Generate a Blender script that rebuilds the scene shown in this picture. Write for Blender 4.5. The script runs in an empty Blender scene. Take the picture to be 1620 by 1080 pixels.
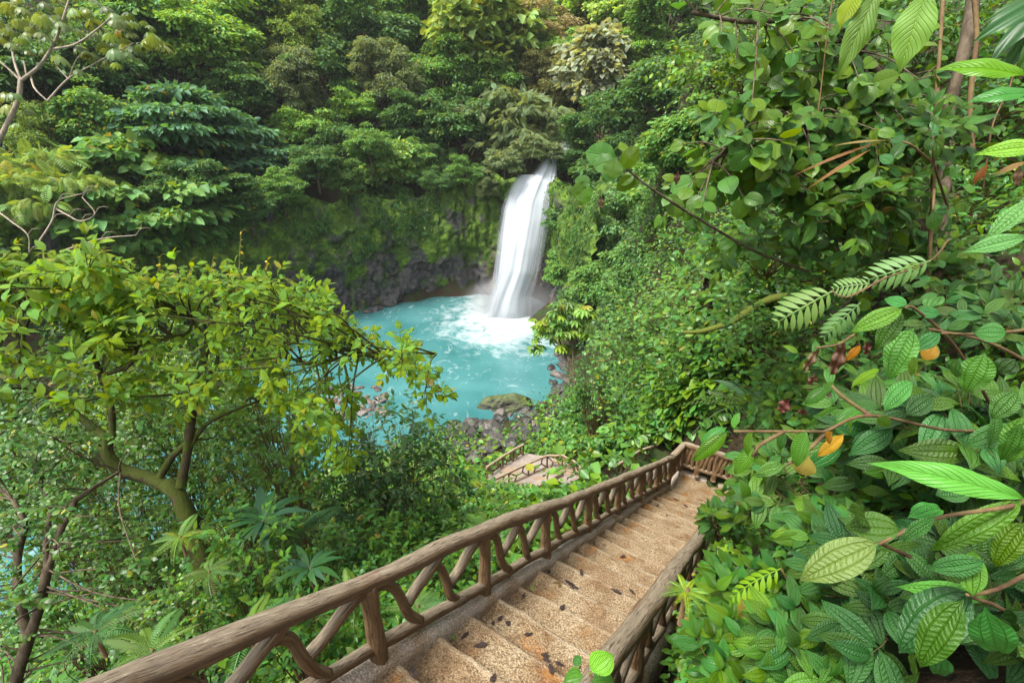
import bpy, math
import numpy as np
from mathutils import Vector
R = math.radians
scene = bpy.context.scene
# ------------------------------------------------------------------ camera, world, sun, exposure
PITCH = R(22.0); FPX = 760.0
cd = bpy.data.cameras.new('camera'); cam = bpy.data.objects.new('camera', cd)
scene.collection.objects.link(cam); scene.camera = cam
cam.location = (0, 0, 0); cam.rotation_euler = (R(90) - PITCH, 0, 0)
cd.sensor_width = 36.0; cd.lens = FPX / 1620 * 36.0; cd.clip_start = 0.02; cd.clip_end = 2000
SUNV = Vector((-0.42, -0.30, 0.95)).normalized()
w = bpy.data.worlds.new('World'); scene.world = w; w.use_nodes = True
wt = w.node_tree; bg = wt.nodes['Background']
sky = wt.nodes.new('ShaderNodeTexSky'); sky.sky_type = 'NISHITA'; sky.sun_disc = False
sky.sun_elevation = math.asin(SUNV.z); sky.sun_rotation = math.atan2(SUNV.x, SUNV.y)
sky.dust_density = 3.0
hs = wt.nodes.new('ShaderNodeHueSaturation'); hs.inputs['Saturation'].default_value = 0.22
wt.links.new(sky.outputs[0], hs.inputs['Color']); wt.links.new(hs.outputs[0], bg.inputs['Color'])
bg.inputs['Strength'].default_value = 0.14
sl = bpy.data.lights.new('sun', 'SUN'); sl.energy = 2.0; sl.angle = R(14); sl.color = (1, 0.96, 0.88)
so = bpy.data.objects.new('sun', sl); scene.collection.objects.link(so)
so.rotation_euler = SUNV.to_track_quat('Z', 'Y').to_euler()
scene.view_settings.view_transform = 'Standard'; scene.view_settings.look = 'None'
scene.view_settings.gamma = 1.0; scene.view_settings.exposure = 1.62
scene.cycles.max_bounces = 7; scene.cycles.diffuse_bounces = 4; scene.cycles.glossy_bounces = 2
scene.cycles.transmission_bounces = 4; scene.cycles.transparent_max_bounces = 8
scene.cycles.caustics_reflective = False; scene.cycles.caustics_refractive = False
scene.cycles.use_denoising = True

# ------------------------------------------------------------------ helpers
SP, CP = math.sin(PITCH), math.cos(PITCH)
def ray(px, py):
    u = (px - 810) / FPX; v = -(py - 540) / FPX
    return np.array((u, CP + v * SP, -SP + v * CP))
def at(px, py, t): return ray(px, py) * t
HV = np.array((0.554, 0.832, 0.0)); NV = np.array((-0.832, 0.554, 0.0))      # along the stairs, and to their left
SLOPE = 0.479
def st(s, lat, z): return HV * s + NV * lat + np.array((0, 0, z))

def _hash(i, j, k, seed):
    h = (i * 374761393 + j * 668265263 + k * 2147483647 + seed * 144665) & 0xffffffff
    h = ((h ^ (h >> 13)) * 1274126177) & 0xffffffff
    return ((h ^ (h >> 16)) & 0xffff) / 65535.0
def vnoise(P, seed=0):
    P = np.asarray(P, float); I = np.floor(P).astype(np.int64); f = P - I; f = f * f * (3 - 2 * f)
    out = 0
    for a in (0, 1):
        for b in (0, 1):
            for c in (0, 1):
                wgt = (f[:, 0] if a else 1 - f[:, 0]) * (f[:, 1] if b else 1 - f[:, 1]) * (f[:, 2] if c else 1 - f[:, 2])
                out = out + wgt * _hash(I[:, 0] + a, I[:, 1] + b, I[:, 2] + c, seed)
    return out * 2 - 1
def fbm(P, octv=4, seed=0):
    P = np.asarray(P, float); o = 0; a = 1.0
    for k in range(octv):
        o = o + a * vnoise(P * 2.03 ** k + 17.3 * k, seed + k); a *= 0.5
    return o

def norm(a): return a / np.maximum(np.linalg.norm(a, axis=-1, keepdims=True), 1e-9)

def link(name, me, mat=None, parent=None):
    o = bpy.data.objects.new(name, me); scene.collection.objects.link(o)
    if mat is not None and not me.materials:
        for m in (mat if isinstance(mat, (list, tuple)) else [mat]): me.materials.append(m)
    if parent is not None: o.parent = parent
    return o
def mesh_np(name, V, Fs, uv=None, rnd=None, smooth=True):
    """V (n,3); Fs list of (m,k) index arrays; uv and rnd per vertex"""
    me = bpy.data.meshes.new(name)
    V = np.asarray(V, np.float32); me.vertices.add(len(V)); me.vertices.foreach_set('co', V.ravel())
    Fs = [np.asarray(f, np.int32) for f in Fs if len(f)]
    nl = sum(f.size for f in Fs); npoly = sum(len(f) for f in Fs)
    li = np.concatenate([f.ravel() for f in Fs]); me.loops.add(nl); me.loops.foreach_set('vertex_index', li)
    tot = np.concatenate([np.full(len(f), f.shape[1], np.int32) for f in Fs])
    me.polygons.add(npoly); me.polygons.foreach_set('loop_start', np.concatenate([[0], np.cumsum(tot)[:-1]]).astype(np.int32))
    if uv is not None:
        l = me.uv_layers.new(name='UVMap'); l.data.foreach_set('uv', np.asarray(uv, np.float32)[li].ravel())
    if rnd is not None:
        a = me.attributes.new('rnd', 'FLOAT', 'POINT'); a.data.foreach_set('value', np.asarray(rnd, np.float32))
    me.update(calc_edges=True); me.validate()
    me.polygons.foreach_set('use_smooth', np.full(len(me.polygons), smooth, dtype=bool))
    return me
def tag(o, label=None, cat=None, group=None, kind=None):
    if label: o['label'] = label
    if cat: o['category'] = cat
    if group: o['group'] = group
    if kind: o['kind'] = kind
    return o
def empty(name, loc=(0, 0, 0)):
    o = bpy.data.objects.new(name, None); scene.collection.objects.link(o); o.location = loc; return o

class Tubes:
    def __init__(s): s.V = []; s.F = []; s.U = []; s.n = 0
    def add(s, pts, rad, seg=6, step=None, rough=0.0, seed=0, caps=True):
        pts = np.asarray(pts, float); rad = np.asarray(rad, float) * np.ones(len(pts))
        d = np.concatenate([[0], np.cumsum(np.linalg.norm(np.diff(pts, axis=0), axis=1))])
        if step:                                             # Catmull-Rom resample
            n = max(3, int(d[-1] / step) + 1); q = np.linspace(0, d[-1], n)
            P = np.vstack([2 * pts[0] - pts[1], pts, 2 * pts[-1] - pts[-2]])
            i = np.clip(np.searchsorted(d, q, side='right') - 1, 0, len(pts) - 2)
            f = ((q - d[i]) / np.maximum(d[i + 1] - d[i], 1e-9))[:, None]
            p0, p1, p2, p3 = P[i], P[i + 1], P[i + 2], P[i + 3]
            N = 0.5 * (2 * p1 + (p2 - p0) * f + (2 * p0 - 5 * p1 + 4 * p2 - p3) * f ** 2 + (3 * p1 - p0 - 3 * p2 + p3) * f ** 3)
            rad = np.interp(q, d, rad); pts = N; d = q
        n = len(pts); T = norm(np.gradient(pts, axis=0))
        up = np.tile(np.array((0.3, 0.2, 0.93)), (n, 1)); bad = abs((up * T).sum(1)) > 0.9
        if bad.mean() > 0.3: up[:] = (0.9, 0.4, 0.1)
        A = norm(np.cross(T, up)); B = np.cross(T, A)
        th = np.linspace(0, 2 * np.pi, seg, endpoint=False)
        ring = A[:, None] * np.cos(th)[None, :, None] + B[:, None] * np.sin(th)[None, :, None]
        rr = np.repeat(rad[:, None], seg, 1)
        if rough:
            q = ring * rad[:, None, None] * 22; q = q + T[:, None] * d[:, None, None] * 3.2
            nz = fbm(q.reshape(-1, 3) + seed * 7.1, 3, seed).reshape(n, seg)
            lump = fbm((ring * rad[:, None, None] * 5 + T[:, None] * d[:, None, None] * 2.0).reshape(-1, 3) + seed, 2, seed + 9).reshape(n, seg)
            rr = rr * (1 + rough * nz + rough * 0.7 * lump)
        V = (pts[:, None] + ring * rr[..., None]).reshape(-1, 3)
        idx = np.arange(n * seg).reshape(n, seg) + s.n
        a = idx[:-1]; b = idx[1:]
        F = np.stack([a, np.roll(a, -1, 1), np.roll(b, -1, 1), b], -1).reshape(-1, 4)
        s.V.append(V); s.F.append(F)
        s.U.append(np.stack([np.tile(th / (2 * np.pi), n) * 0 + np.tile(th, n) * np.repeat(rad, seg), np.repeat(d, seg)], 1)); s.n += n * seg
        if caps:
            for e, k in ((0, 0), (n - 1, 1)):
                c = pts[e] + T[e] * (rad[e] * 0.35 * (1 if k else -1))
                s.V.append(c[None]); s.U.append(np.array([[0, d[e]]])); ci = s.n; s.n += 1
                r_ = idx[e]; q = np.stack([r_, np.roll(r_, -1), np.full(seg, ci)], -1)
                s.F.append(np.concatenate([q, q[:, 2:]], 1) if False else q)
    def mesh(s, name):
        F4 = [f for f in s.F if f.shape[1] == 4]; F3 = [f for f in s.F if f.shape[1] == 3]
        Fs = [np.concatenate(x) for x in (F4, F3) if x]
        return mesh_np(name, np.concatenate(s.V), Fs, uv=np.concatenate(s.U))
    def build(s, name, mat, parent=None): return link(name, s.mesh(name), mat, parent)

# leaf templates: (verts, quads, uv); length 1 along +Y, upper side +Z
SHAPES = {
    'ovate': lambda b: np.clip(b ** .66 * (1 - b) ** 1.12 / .312, 0, 1) * (1 - .0 * b),
    'toothed': lambda b: np.clip(b ** .74 * (1 - b) ** 1.12 / .286, 0, 1),
    'lance': lambda b: np.sin(np.pi * b ** 0.85) ** 1.15,
    'round': lambda b: np.sqrt(np.clip(1 - (2 * np.clip(b * 1.06, 0, 1) - 1) ** 2, 0, 1)) * (1 - 0.30 * b) * 1.1,
    'heart': lambda b: np.clip(b ** .45 * (1 - b) ** .80 / .428, 0, 1),
    'obov': lambda b: np.sin(np.pi * b ** 1.35) ** 0.9,
}
def leaf(shape='ovate', width=0.25, ns=6, nc=2, fold=0.25, droop=0.25, pet=0.1, wavy=0.0, saw=0.0):
    v = np.linspace(0, 1, ns + 1); b = np.clip((v - pet) / (1 - pet), 0, 1)
    ww = SHAPES[shape](b) * width; ww = np.where(v <= pet, 0.010, np.maximum(ww, 0.004))
    if saw: ww = ww * (1 + saw * ((np.arange(ns + 1) % 2) - 0.5))
    u = np.linspace(-1, 1, 2 * nc + 1)
    X = ww[:, None] * u; Y = np.repeat(v[:, None], len(u), 1) - (0.06 * b * 0)[:, None]
    Z = fold * abs(X) - fold * 0.9 * X ** 2 / max(width, 1e-3) - droop * (v ** 2)[:, None]
    Z = Z + wavy * np.sin(v * 17)[:, None] * abs(u) * width
    Y = Y - droop * 0.35 * (v ** 3)[:, None]
    V = np.stack([X, Y, Z], -1).reshape(-1, 3)
    idx = np.arange(len(V)).reshape(ns + 1, len(u))
    F = np.stack([idx[:-1, :-1], idx[:-1, 1:], idx[1:, 1:], idx[1:, :-1]], -1).reshape(-1, 4)
    U = np.stack([np.tile(u * 0.5 + 0.5, ns + 1), np.repeat(v, len(u))], 1)
    return V, F, U
def lo(width=0.28, fold=0.3, droop=0.25):
    V = np.array([(0, 0, 0), (width, .38, fold * width), (width * .72, .72, fold * width * .7 - droop * .4), (0, 1, -droop), (-width * .72, .72, fold * width * .7 - droop * .4), (-width, .38, fold * width)], float)
    return V, np.array([(0, 1, 2, 3), (0, 3, 4, 5)]), np.array([(.5, 0), (1, .38), (.9, .72), (.5, 1), (.1, .72), (0, .38)], float)
def compose(parts):
    """parts: (template, offset, yaw, pitch, scale)"""
    Vs, Fs, Us, n = [], [], [], 0
    for (V, F, U), off, yaw, pit, sc in parts:
        V = V * sc; cp, sp = math.cos(pit), math.sin(pit)
        V = np.stack([V[:, 0], V[:, 1] * cp + V[:, 2] * sp, -V[:, 1] * sp + V[:, 2] * cp], 1)
        c, s_ = math.cos(yaw), math.sin(yaw)
        V = np.stack([V[:, 0] * c - V[:, 1] * s_, V[:, 0] * s_ + V[:, 1] * c, V[:, 2]], 1) + np.array(off)
        Vs.append(V); Fs.append(F + n); Us.append(U); n += len(V)
    return np.concatenate(Vs), np.concatenate(Fs), np.concatenate(Us)
def palmate(n=7, width=0.2, tpl=None, pit=0.25):
    tpl = tpl or lo(width, .2, .3)
    return compose([(tpl, (0, 0, 0), R(-115 + 230 * k / (n - 1)), pit, 1 - 0.25 * abs(k / (n - 1) - .5)) for k in range(n)])
def pinnate(n=9, width=0.2, ll=0.3, droop=0.5, tpl=None, yaw=65):
    tpl = tpl or lo(width, .1, .15); parts = []
    for k in range(n):
        v = (k + 0.6) / n; z = -droop * v * v; s_ = ll * (math.sin(math.pi * (0.12 + 0.85 * v)) ** 0.7)
        for sg in (1, -1): parts.append((tpl, (0, v * (1 - droop * .25), z), R(yaw) * sg, 0.15 + droop * v * .5, s_))
    parts.append((leaf('lance', 0.012, 5, 1, 0, droop, 0, 0), (0, 0, 0), 0, 0, 1))
    return compose(parts)

class Fol:
    def __init__(s): s.V = []; s.F = []; s.U = []; s.R = []; s.n = 0
    def add(s, T, P, D, N, S, rng=None, rnd=None):
        V, F, U = T; P = np.atleast_2d(P).astype(float); m = len(P)
        D = norm(np.broadcast_to(D, (m, 3)).astype(float)); N = np.broadcast_to(N, (m, 3)).astype(float)
        X = norm(np.cross(D, N)); Z = np.cross(X, D); S = np.broadcast_to(S, (m,)).astype(float)
        W = P[:, None] + S[:, None, None] * (V[None, :, 0, None] * X[:, None] + V[None, :, 1, None] * D[:, None] + V[None, :, 2, None] * Z[:, None])
        k = len(V); s.V.append(W.reshape(-1, 3))
        s.F.append((F[None] + (np.arange(m) * k)[:, None, None] + s.n).reshape(-1, 4))
        s.U.append(np.tile(U, (m, 1)))
        if rnd is None: rnd = rng.random(m)
        s.R.append(np.repeat(np.broadcast_to(rnd, (m,)), k)); s.n += m * k
    def mesh(s, name, smooth=True): return mesh_np(name, np.concatenate(s.V), [np.concatenate(s.F)], np.concatenate(s.U), np.concatenate(s.R), smooth)
    def build(s, name, mat, parent=None): return link(name, s.mesh(name), mat, parent)

# ------------------------------------------------------------------ materials
class NT:
    def __init__(s, name):
        s.m = bpy.data.materials.new(name); s.m.use_nodes = True; s.t = s.m.node_tree; s.t.nodes.clear()
        s.out = s.t.nodes.new('ShaderNodeOutputMaterial')
    def n(s, typ, **kw):
        x = s.t.nodes.new('ShaderNode' + typ)
        for k, v in kw.items():
            if k in x.inputs.keys() if isinstance(k, str) else False: s.set(x.inputs[k], v)
            else: setattr(x, k, v)
        return x
    def set(s, inp, v):
        if isinstance(v, bpy.types.NodeSocket): s.t.links.new(v, inp)
        else: inp.default_value = v
    def math(s, op, a, b=0.0, c=0.0, clamp=False):
        x = s.t.nodes.new('ShaderNodeMath'); x.operation = op; x.use_clamp = clamp
        s.set(x.inputs[0], a); s.set(x.inputs[1], b); s.set(x.inputs[2], c); return x.outputs[0]
    def mix(s, f, a, b, blend='MIX'):
        x = s.t.nodes.new('ShaderNodeMix'); x.data_type = 'RGBA'; x.blend_type = blend; x.clamp_factor = True
        s.set(x.inputs[0], f); s.set(x.inputs[6], a); s.set(x.inputs[7], b); return x.outputs[2]
    def ramp(s, f, *stops):
        x = s.t.nodes.new('ShaderNodeValToRGB'); e = x.color_ramp.elements
        while len(e) < len(stops): e.new(0.5)
        for q, (p, c) in zip(e, stops): q.position = p; q.color = (*c, 1) if len(c) == 3 else c
        s.set(x.inputs[0], f); return x.outputs[0]
    def smooth(s, v, a, b, lo_=0.0, hi=1.0):
        x = s.t.nodes.new('ShaderNodeMapRange'); x.interpolation_type = 'SMOOTHSTEP'
        for i, q in enumerate((v, a, b, lo_, hi)): s.set(x.inputs[i], q)
        return x.outputs[0]
    def noise(s, vec, scale, detail=4, rough=0.55, dist=0.0):
        x = s.t.nodes.new('ShaderNodeTexNoise'); s.set(x.inputs['Vector'], vec) if vec is not None else None
        x.inputs['Scale'].default_value = scale; x.inputs['Detail'].default_value = detail
        x.inputs['Roughness'].default_value = rough; x.inputs['Distortion'].default_value = dist; return x.outputs[0]
    def mapping(s, vec, scale=(1, 1, 1), loc=(0, 0, 0), rot=(0, 0, 0)):
        x = s.t.nodes.new('ShaderNodeMapping'); s.set(x.inputs[0], vec); x.inputs['Scale'].default_value = scale
        x.inputs['Location'].default_value = loc; x.inputs['Rotation'].default_value = rot; return x.outputs[0]
    def coord(s, k='Object'): return s.t.nodes.new('ShaderNodeTexCoord').outputs[k]
    def bump(s, h, strength=0.5, dist=0.02):
        x = s.t.nodes.new('ShaderNodeBump'); x.inputs['Strength'].default_value = strength; x.inputs['Distance'].default_value = dist
        s.set(x.inputs['Height'], h); return x.outputs[0]
    def bsdf(s, color, rough=0.6, normal=None, spec=0.5, **kw):
        x = s.t.nodes.new('ShaderNodeBsdfPrincipled'); s.set(x.inputs['Base Color'], color); s.set(x.inputs['Roughness'], rough)
        s.set(x.inputs['Specular IOR Level'], spec)
        if normal is not None: s.set(x.inputs['Normal'], normal)
        for k, v in kw.items(): s.set(x.inputs[k], v)
        return x.outputs[0]
    def done(s, sh): s.t.links.new(sh, s.out.inputs[0]); return s.m

def leaf_mat(name, color=None, rough=0.42, trans=0.35, veins=None, var=0.5, old=0.985, young=0.0, spec=0.5, tint=None):
    """colour from the object's own colour when color is None"""
    t = NT(name); oi = t.n('ObjectInfo')
    base = oi.outputs['Color'] if color is None else (*color, 1)
    if tint: base = t.mix(1.0, base, (*tint, 1), 'MULTIPLY')
    at_ = t.n('Attribute', attribute_name='rnd').outputs['Fac']
    r2 = t.math('FRACT', t.math('MULTIPLY', at_, 7.31)); r3 = t.math('FRACT', t.math('MULTIPLY', at_, 31.7))
    val = t.math('MULTIPLY_ADD', r2, var, 1 - var / 2)
    h = t.n('HueSaturation'); t.set(h.inputs['Color'], base); t.set(h.inputs['Value'], val)
    t.set(h.inputs['Hue'], t.math('MULTIPLY_ADD', r3, 0.07, 0.463)); t.set(h.inputs['Saturation'], t.math('MULTIPLY_ADD', r3, -0.2, 1.08))
    col = h.outputs['Color']
    if young: col = t.mix(t.math('GREATER_THAN', at_, 1 - young), col, (0.30, 0.30, 0.03, 1))
    col = t.mix(t.math('GREATER_THAN', r3, old), col, (0.20, 0.17, 0.03, 1))
    nrm = None
    if veins:
        uv = t.n('UVMap').outputs[0]; sx = t.n('SeparateXYZ'); t.set(sx.inputs[0], uv)
        a = t.math('ABSOLUTE', t.math('MULTIPLY_ADD', sx.outputs[0], 2.0, -1.0)); v = sx.outputs[1]
        mid = t.smooth(a, 0.0, 0.07, 1.0, 0.0)
        if veins == 'mel':
            lg = t.math('MAXIMUM', t.smooth(t.math('ABSOLUTE', t.math('SUBTRACT', a, 0.40)), 0.0, 0.05, 1, 0), t.smooth(t.math('ABSOLUTE', t.math('SUBTRACT', a, 0.78)), 0.0, 0.05, 1, 0))
            cr = t.math('SINE', t.math('ADD', t.math('MULTIPLY', v, 120.0), t.math('MULTIPLY', a, -14.0)))
            long_ = t.math('MAXIMUM', mid, lg); hgt = t.math('SUBTRACT', t.math('MULTIPLY', cr, 0.25), long_)
            vc = t.math('MULTIPLY', long_, 0.45)
        else:
            ph = t.math('SUBTRACT', t.math('MULTIPLY', v, 13.0), t.math('MULTIPLY', a, 3.2))
            sw = t.math('ABSOLUTE', t.math('SUBTRACT', t.math('FRACT', ph), 0.5))        # 0.5 at a vein, 0 mid panel
            pil = t.smooth(sw, 0.30, 0.5, 1.0, 0.0)
            if veins == 'quilt':
                lg = t.smooth(t.math('ABSOLUTE', t.math('SUBTRACT', a, 0.50)), 0.0, 0.07, 1, 0); long_ = t.math('MAXIMUM', mid, lg)
                nz = t.noise(t.mapping(uv, (9, 30, 1)), 2.2, 3); wv = t.math('MULTIPLY', t.noise(t.mapping(uv, (5, 9, 1)), 1.6, 2), 5.0)
                cr = t.math('SINE', t.math('ADD', t.math('ADD', t.math('MULTIPLY', v, 92.0), t.math('MULTIPLY', t.math('ABSOLUTE', t.math('SUBTRACT', a, .5)), 12.0)), wv))
                hgt = t.math('ADD', t.math('MULTIPLY', cr, 0.17), t.math('MULTIPLY', nz, 0.7)); hgt = t.math('SUBTRACT', hgt, long_)
                vc = t.math('MULTIPLY', long_, 0.18)
            else:
                hgt = t.math('SUBTRACT', t.math('MULTIPLY', pil, 0.6), mid)
                vc = t.math('MULTIPLY', t.math('MAXIMUM', mid, t.smooth(sw, 0.43, 0.5, 0.0, 0.7)), 0.40)
        col = t.mix(vc, col, t.mix(1.0, col, (2.0, 1.7, 1.5, 1), 'MULTIPLY'))
        spots = t.smooth(t.noise(t.mapping(uv, (1, 2.2, 1)), 26.0, 3, 0.6), 0.72, 0.80)
        col = t.mix(t.math('MULTIPLY', spots, 0.35), col, (0.16, 0.13, 0.05, 1))
        nrm = t.bump(hgt, 0.75, 0.006)
    s1 = t.bsdf(col, rough, nrm, spec)
    tr = t.n('BsdfTranslucent'); t.set(tr.inputs['Color'], t.mix(1.0, col, (1.9, 1.55, 0.55, 1), 'MULTIPLY'))
    if nrm is not None: t.set(tr.inputs['Normal'], nrm)
    mx = t.n('MixShader'); mx.inputs[0].default_value = trans; t.set(mx.inputs[1], s1); t.set(mx.inputs[2], tr.outputs[0])
    return t.done(mx.outputs[0])

M = {}
M['far'] = leaf_mat('far_leaf', None, 0.55, 0.38, None, 0.65, 0.994, 0.012, 0.3)
M['mid'] = leaf_mat('glossy_leaf', None, 0.38, 0.34, None, 0.85, 0.992, 0.015, .35, (1.1, 1.1, .60))
M['sun'] = leaf_mat('sunlit_leaf', None, 0.40, 0.45, 'mel', 0.6, 0.996, 0.03, .35)
M['fern'] = leaf_mat('fern_leaf', None, 0.5, 0.38, None, 0.5, 1.1, 0, .3)
M['mel'] = leaf_mat('veined_leaf', None, 0.29, 0.28, 'mel', 0.75, 0.994, 0, .38, (1.08, 1.1, .55))
M['pin'] = leaf_mat('ribbed_leaf', None, 0.36, 0.34, 'pin', 0.6, 1.1, 0, .38, (1.2, 1.05, .7))
M['quilt'] = leaf_mat('quilted_leaf', None, 0.27, 0.24, 'quilt', 0.75, 0.998, 0, .5, (1.05, 1.1, .55))
M['dead'] = leaf_mat('dead_leaf', None, 0.5, 0.2, 'pin', 0.6, 0.999)

def bark_mat(name, c1, c2, moss=0.0, mosscol=(0.09, 0.11, 0.015)):
    t = NT(name); co = t.coord()
    nz = t.noise(t.mapping(co, (1, 1, 0.35)), 14, 5); col = t.mix(t.smooth(nz, .35, .65), (*c1, 1), (*c2, 1))
    if moss:
        g = t.n('NewGeometry'); sx = t.n('SeparateXYZ'); t.set(sx.inputs[0], g.outputs['Normal'])
        mm = t.smooth(t.math('ADD', t.math('MULTIPLY', sx.outputs[2], 0.35), t.noise(co, 5, 4)), 0.72 - moss * .35, 0.85 - moss * .35)
        col = t.mix(mm, col, (*mosscol, 1))
    return t.done(t.bsdf(col, 0.8, t.bump(t.noise(t.mapping(co, (1, 1, .4)), 30, 5), 0.7, 0.02), 0.2))
M['bark'] = bark_mat('bark', (0.055, 0.04, 0.025), (0.13, 0.10, 0.065))
M['mossbark'] = bark_mat('mossy_bark', (0.035, 0.025, 0.015), (0.08, 0.06, 0.035), 0.6, (0.06, 0.075, 0.012))
M['palebark'] = bark_mat('pale_bark', (0.22, 0.18, 0.13), (0.36, 0.30, 0.23))
M['stem'] = bark_mat('stem', (0.10, 0.055, 0.03), (0.14, 0.10, 0.04))
M['greenstem'] = bark_mat('green_stem', (0.12, 0.14, 0.03), (0.16, 0.12, 0.03))

def log_mat():
    t = NT('carved_log'); uv = t.n('UVMap').outputs[0]; co = t.coord()
    gr = t.noise(t.mapping(uv, (27, 2.3, 1)), 3.0, 8, 0.70, 0.9)
    big = t.noise(co, 2.2, 4)
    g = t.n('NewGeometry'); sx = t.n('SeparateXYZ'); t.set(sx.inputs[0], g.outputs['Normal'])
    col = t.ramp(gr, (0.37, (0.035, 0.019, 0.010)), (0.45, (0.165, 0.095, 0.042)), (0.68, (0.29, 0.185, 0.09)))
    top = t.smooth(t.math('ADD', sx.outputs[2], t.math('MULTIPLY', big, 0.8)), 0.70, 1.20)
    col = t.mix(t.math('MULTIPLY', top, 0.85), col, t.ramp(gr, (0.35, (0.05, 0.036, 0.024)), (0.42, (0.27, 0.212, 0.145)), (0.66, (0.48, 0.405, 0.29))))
    red = t.smooth(t.noise(co, 5, 3), 0.56, 0.70)
    col = t.mix(t.math('MULTIPLY', red, 0.22), col, (0.24, 0.09, 0.04, 1))
    return t.done(t.bsdf(col, t.math('MULTIPLY_ADD', gr, 0.3, 0.42), t.bump(gr, 1.0, 0.035), 0.35))
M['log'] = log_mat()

def concrete_mat(name, wet=True, grey=False):
    t = NT(name); co = t.coord()
    agg = t.noise(co, 62, 4, 0.75); agg2 = t.n('TexVoronoi'); agg2.inputs['Scale'].default_value = 70; t.set(agg2.inputs['Vector'], co)
    big = t.noise(co, 2.6, 4, 0.6)
    if grey: col = t.ramp(agg, (0.36, (0.24, 0.19, 0.145)), (0.64, (0.64, 0.57, 0.48)))
    else: col = t.ramp(agg, (0.35, (0.07, 0.045, 0.025)), (0.47, (0.235, 0.162, 0.085)), (0.64, (0.45, 0.36, 0.23)))
    col = t.mix(t.smooth(big, 0.42, 0.68), col, t.mix(1.0, col, (0.72, 0.60, 0.47, 1), 'MULTIPLY'))
    chip = t.smooth(t.noise(co, 42, 2), 0.66, 0.72); col = t.mix(t.math('MULTIPLY', chip, .6), col, (0.09, 0.06, 0.05, 1))
    if wet:
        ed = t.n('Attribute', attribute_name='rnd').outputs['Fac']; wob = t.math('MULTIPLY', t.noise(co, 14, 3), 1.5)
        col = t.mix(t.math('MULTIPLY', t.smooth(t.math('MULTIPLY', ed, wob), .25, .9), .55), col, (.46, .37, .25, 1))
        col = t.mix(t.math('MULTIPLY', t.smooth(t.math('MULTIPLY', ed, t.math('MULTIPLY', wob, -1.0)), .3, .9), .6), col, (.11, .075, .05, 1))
    rough = 0.62; hgt = t.math('ADD', agg, t.math('MULTIPLY', agg2.outputs[0], 0.8)); st_ = 0.9
    nrm = t.bump(hgt, st_, 0.012)
    if wet:
        g = t.n('NewGeometry'); sx = t.n('SeparateXYZ'); t.set(sx.inputs[0], g.outputs['Normal'])
        pud = t.math('MULTIPLY', t.smooth(t.noise(co, 2.6, 5, 0.6), 0.575, 0.69), t.smooth(sx.outputs[2], 0.93, 0.98))
        damp = t.smooth(t.noise(co, 2.4, 5, 0.65), 0.44, 0.62)
        col = t.mix(t.math('MULTIPLY', damp, 0.7), col, t.mix(1.0, col, (0.62, 0.50, 0.40, 1), 'MULTIPLY'))
        col = t.mix(t.math('MULTIPLY', pud, .7), col, (0.26, 0.115, 0.03, 1))
        rough = t.math('MULTIPLY_ADD', pud, -0.5, 0.62)
        hg = t.math('MULTIPLY', hgt, t.math('SUBTRACT', 1.0, pud)); nrm = t.bump(hg, st_, 0.012)
    return t.done(t.bsdf(col, rough, nrm, 0.4))
M['step'] = concrete_mat('washed_concrete'); M['curb'] = concrete_mat('rough_concrete', False, True)

def ground_mat():
    t = NT('forest_floor'); co = t.coord(); n1 = t.noise(co, 0.9, 6); n2 = t.noise(co, 9, 5)
    col = t.ramp(n2, (0.3, (0.018, 0.013, 0.008)), (0.6, (0.05, 0.032, 0.018)), (0.8, (0.10, 0.05, 0.022)))
    col = t.mix(t.smooth(n1, .45, .62), col, (0.025, 0.05, 0.010, 1))
    return t.done(t.bsdf(col, 0.85, t.bump(n2, 1.0, 0.08), 0.2))
M['ground'] = ground_mat()

def cliff_mat():
    t = NT('mossy_cliff'); co = t.coord(); g = t.n('NewGeometry')
    n1 = t.noise(t.mapping(co, (1, 1, 0.6)), 0.35, 6, 0.6, 0.4); n2 = t.noise(co, 2.2, 6, 0.65)
    col = t.ramp(n2, (0.28, (0.018, 0.018, 0.017)), (0.5, (0.066, 0.063, 0.060)), (0.75, (0.16, 0.145, 0.13)))
    sx = t.n('SeparateXYZ'); t.set(sx.inputs[0], co)
    low = t.smooth(sx.outputs[2], -24.0, -21.0, 1.0, 0.0)
    near = t.math('MULTIPLY', t.smooth(t.math('ABSOLUTE', t.math('ADD', sx.outputs[0], -0.5)), 2.0, 6.5, 1, 0), t.smooth(n1, .38, .6))
    col = t.mix(t.math('MULTIPLY', near, .9), col, t.ramp(n2, (0.3, (0.06, 0.028, 0.014)), (0.7, (0.30, 0.17, 0.10))))
    brn = t.smooth(t.noise(co, .55, 3), .56, .66); col = t.mix(t.math('MULTIPLY', brn, .5), col, (0.045, 0.022, 0.016, 1))
    mz = t.smooth(sx.outputs[2], -20.5, -12.5, -0.03, 0.15)
    mm = t.smooth(t.math('ADD', n1, t.math('ADD', mz, t.math('MULTIPLY', n2, 0.22))), 0.63, 0.72)
    mc = t.ramp(n2, (0.3, (0.04, 0.085, 0.010)), (0.55, (0.14, 0.24, 0.018)), (0.75, (0.22, 0.34, 0.03)))
    nv = t.smooth(t.noise(co, 0.6, 3), .45, .6); mc = t.mix(nv, t.mix(1.0, mc, (0.45, 0.5, 0.5, 1), 'MULTIPLY'), mc)
    col = t.mix(mm, col, mc)
    return t.done(t.bsdf(col, t.math('MULTIPLY_ADD', mm, 0.4, 0.45), t.bump(t.noise(co, 5, 7, .65), 1.0, 0.25), 0.4))
M['cliff'] = cliff_mat()
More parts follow.
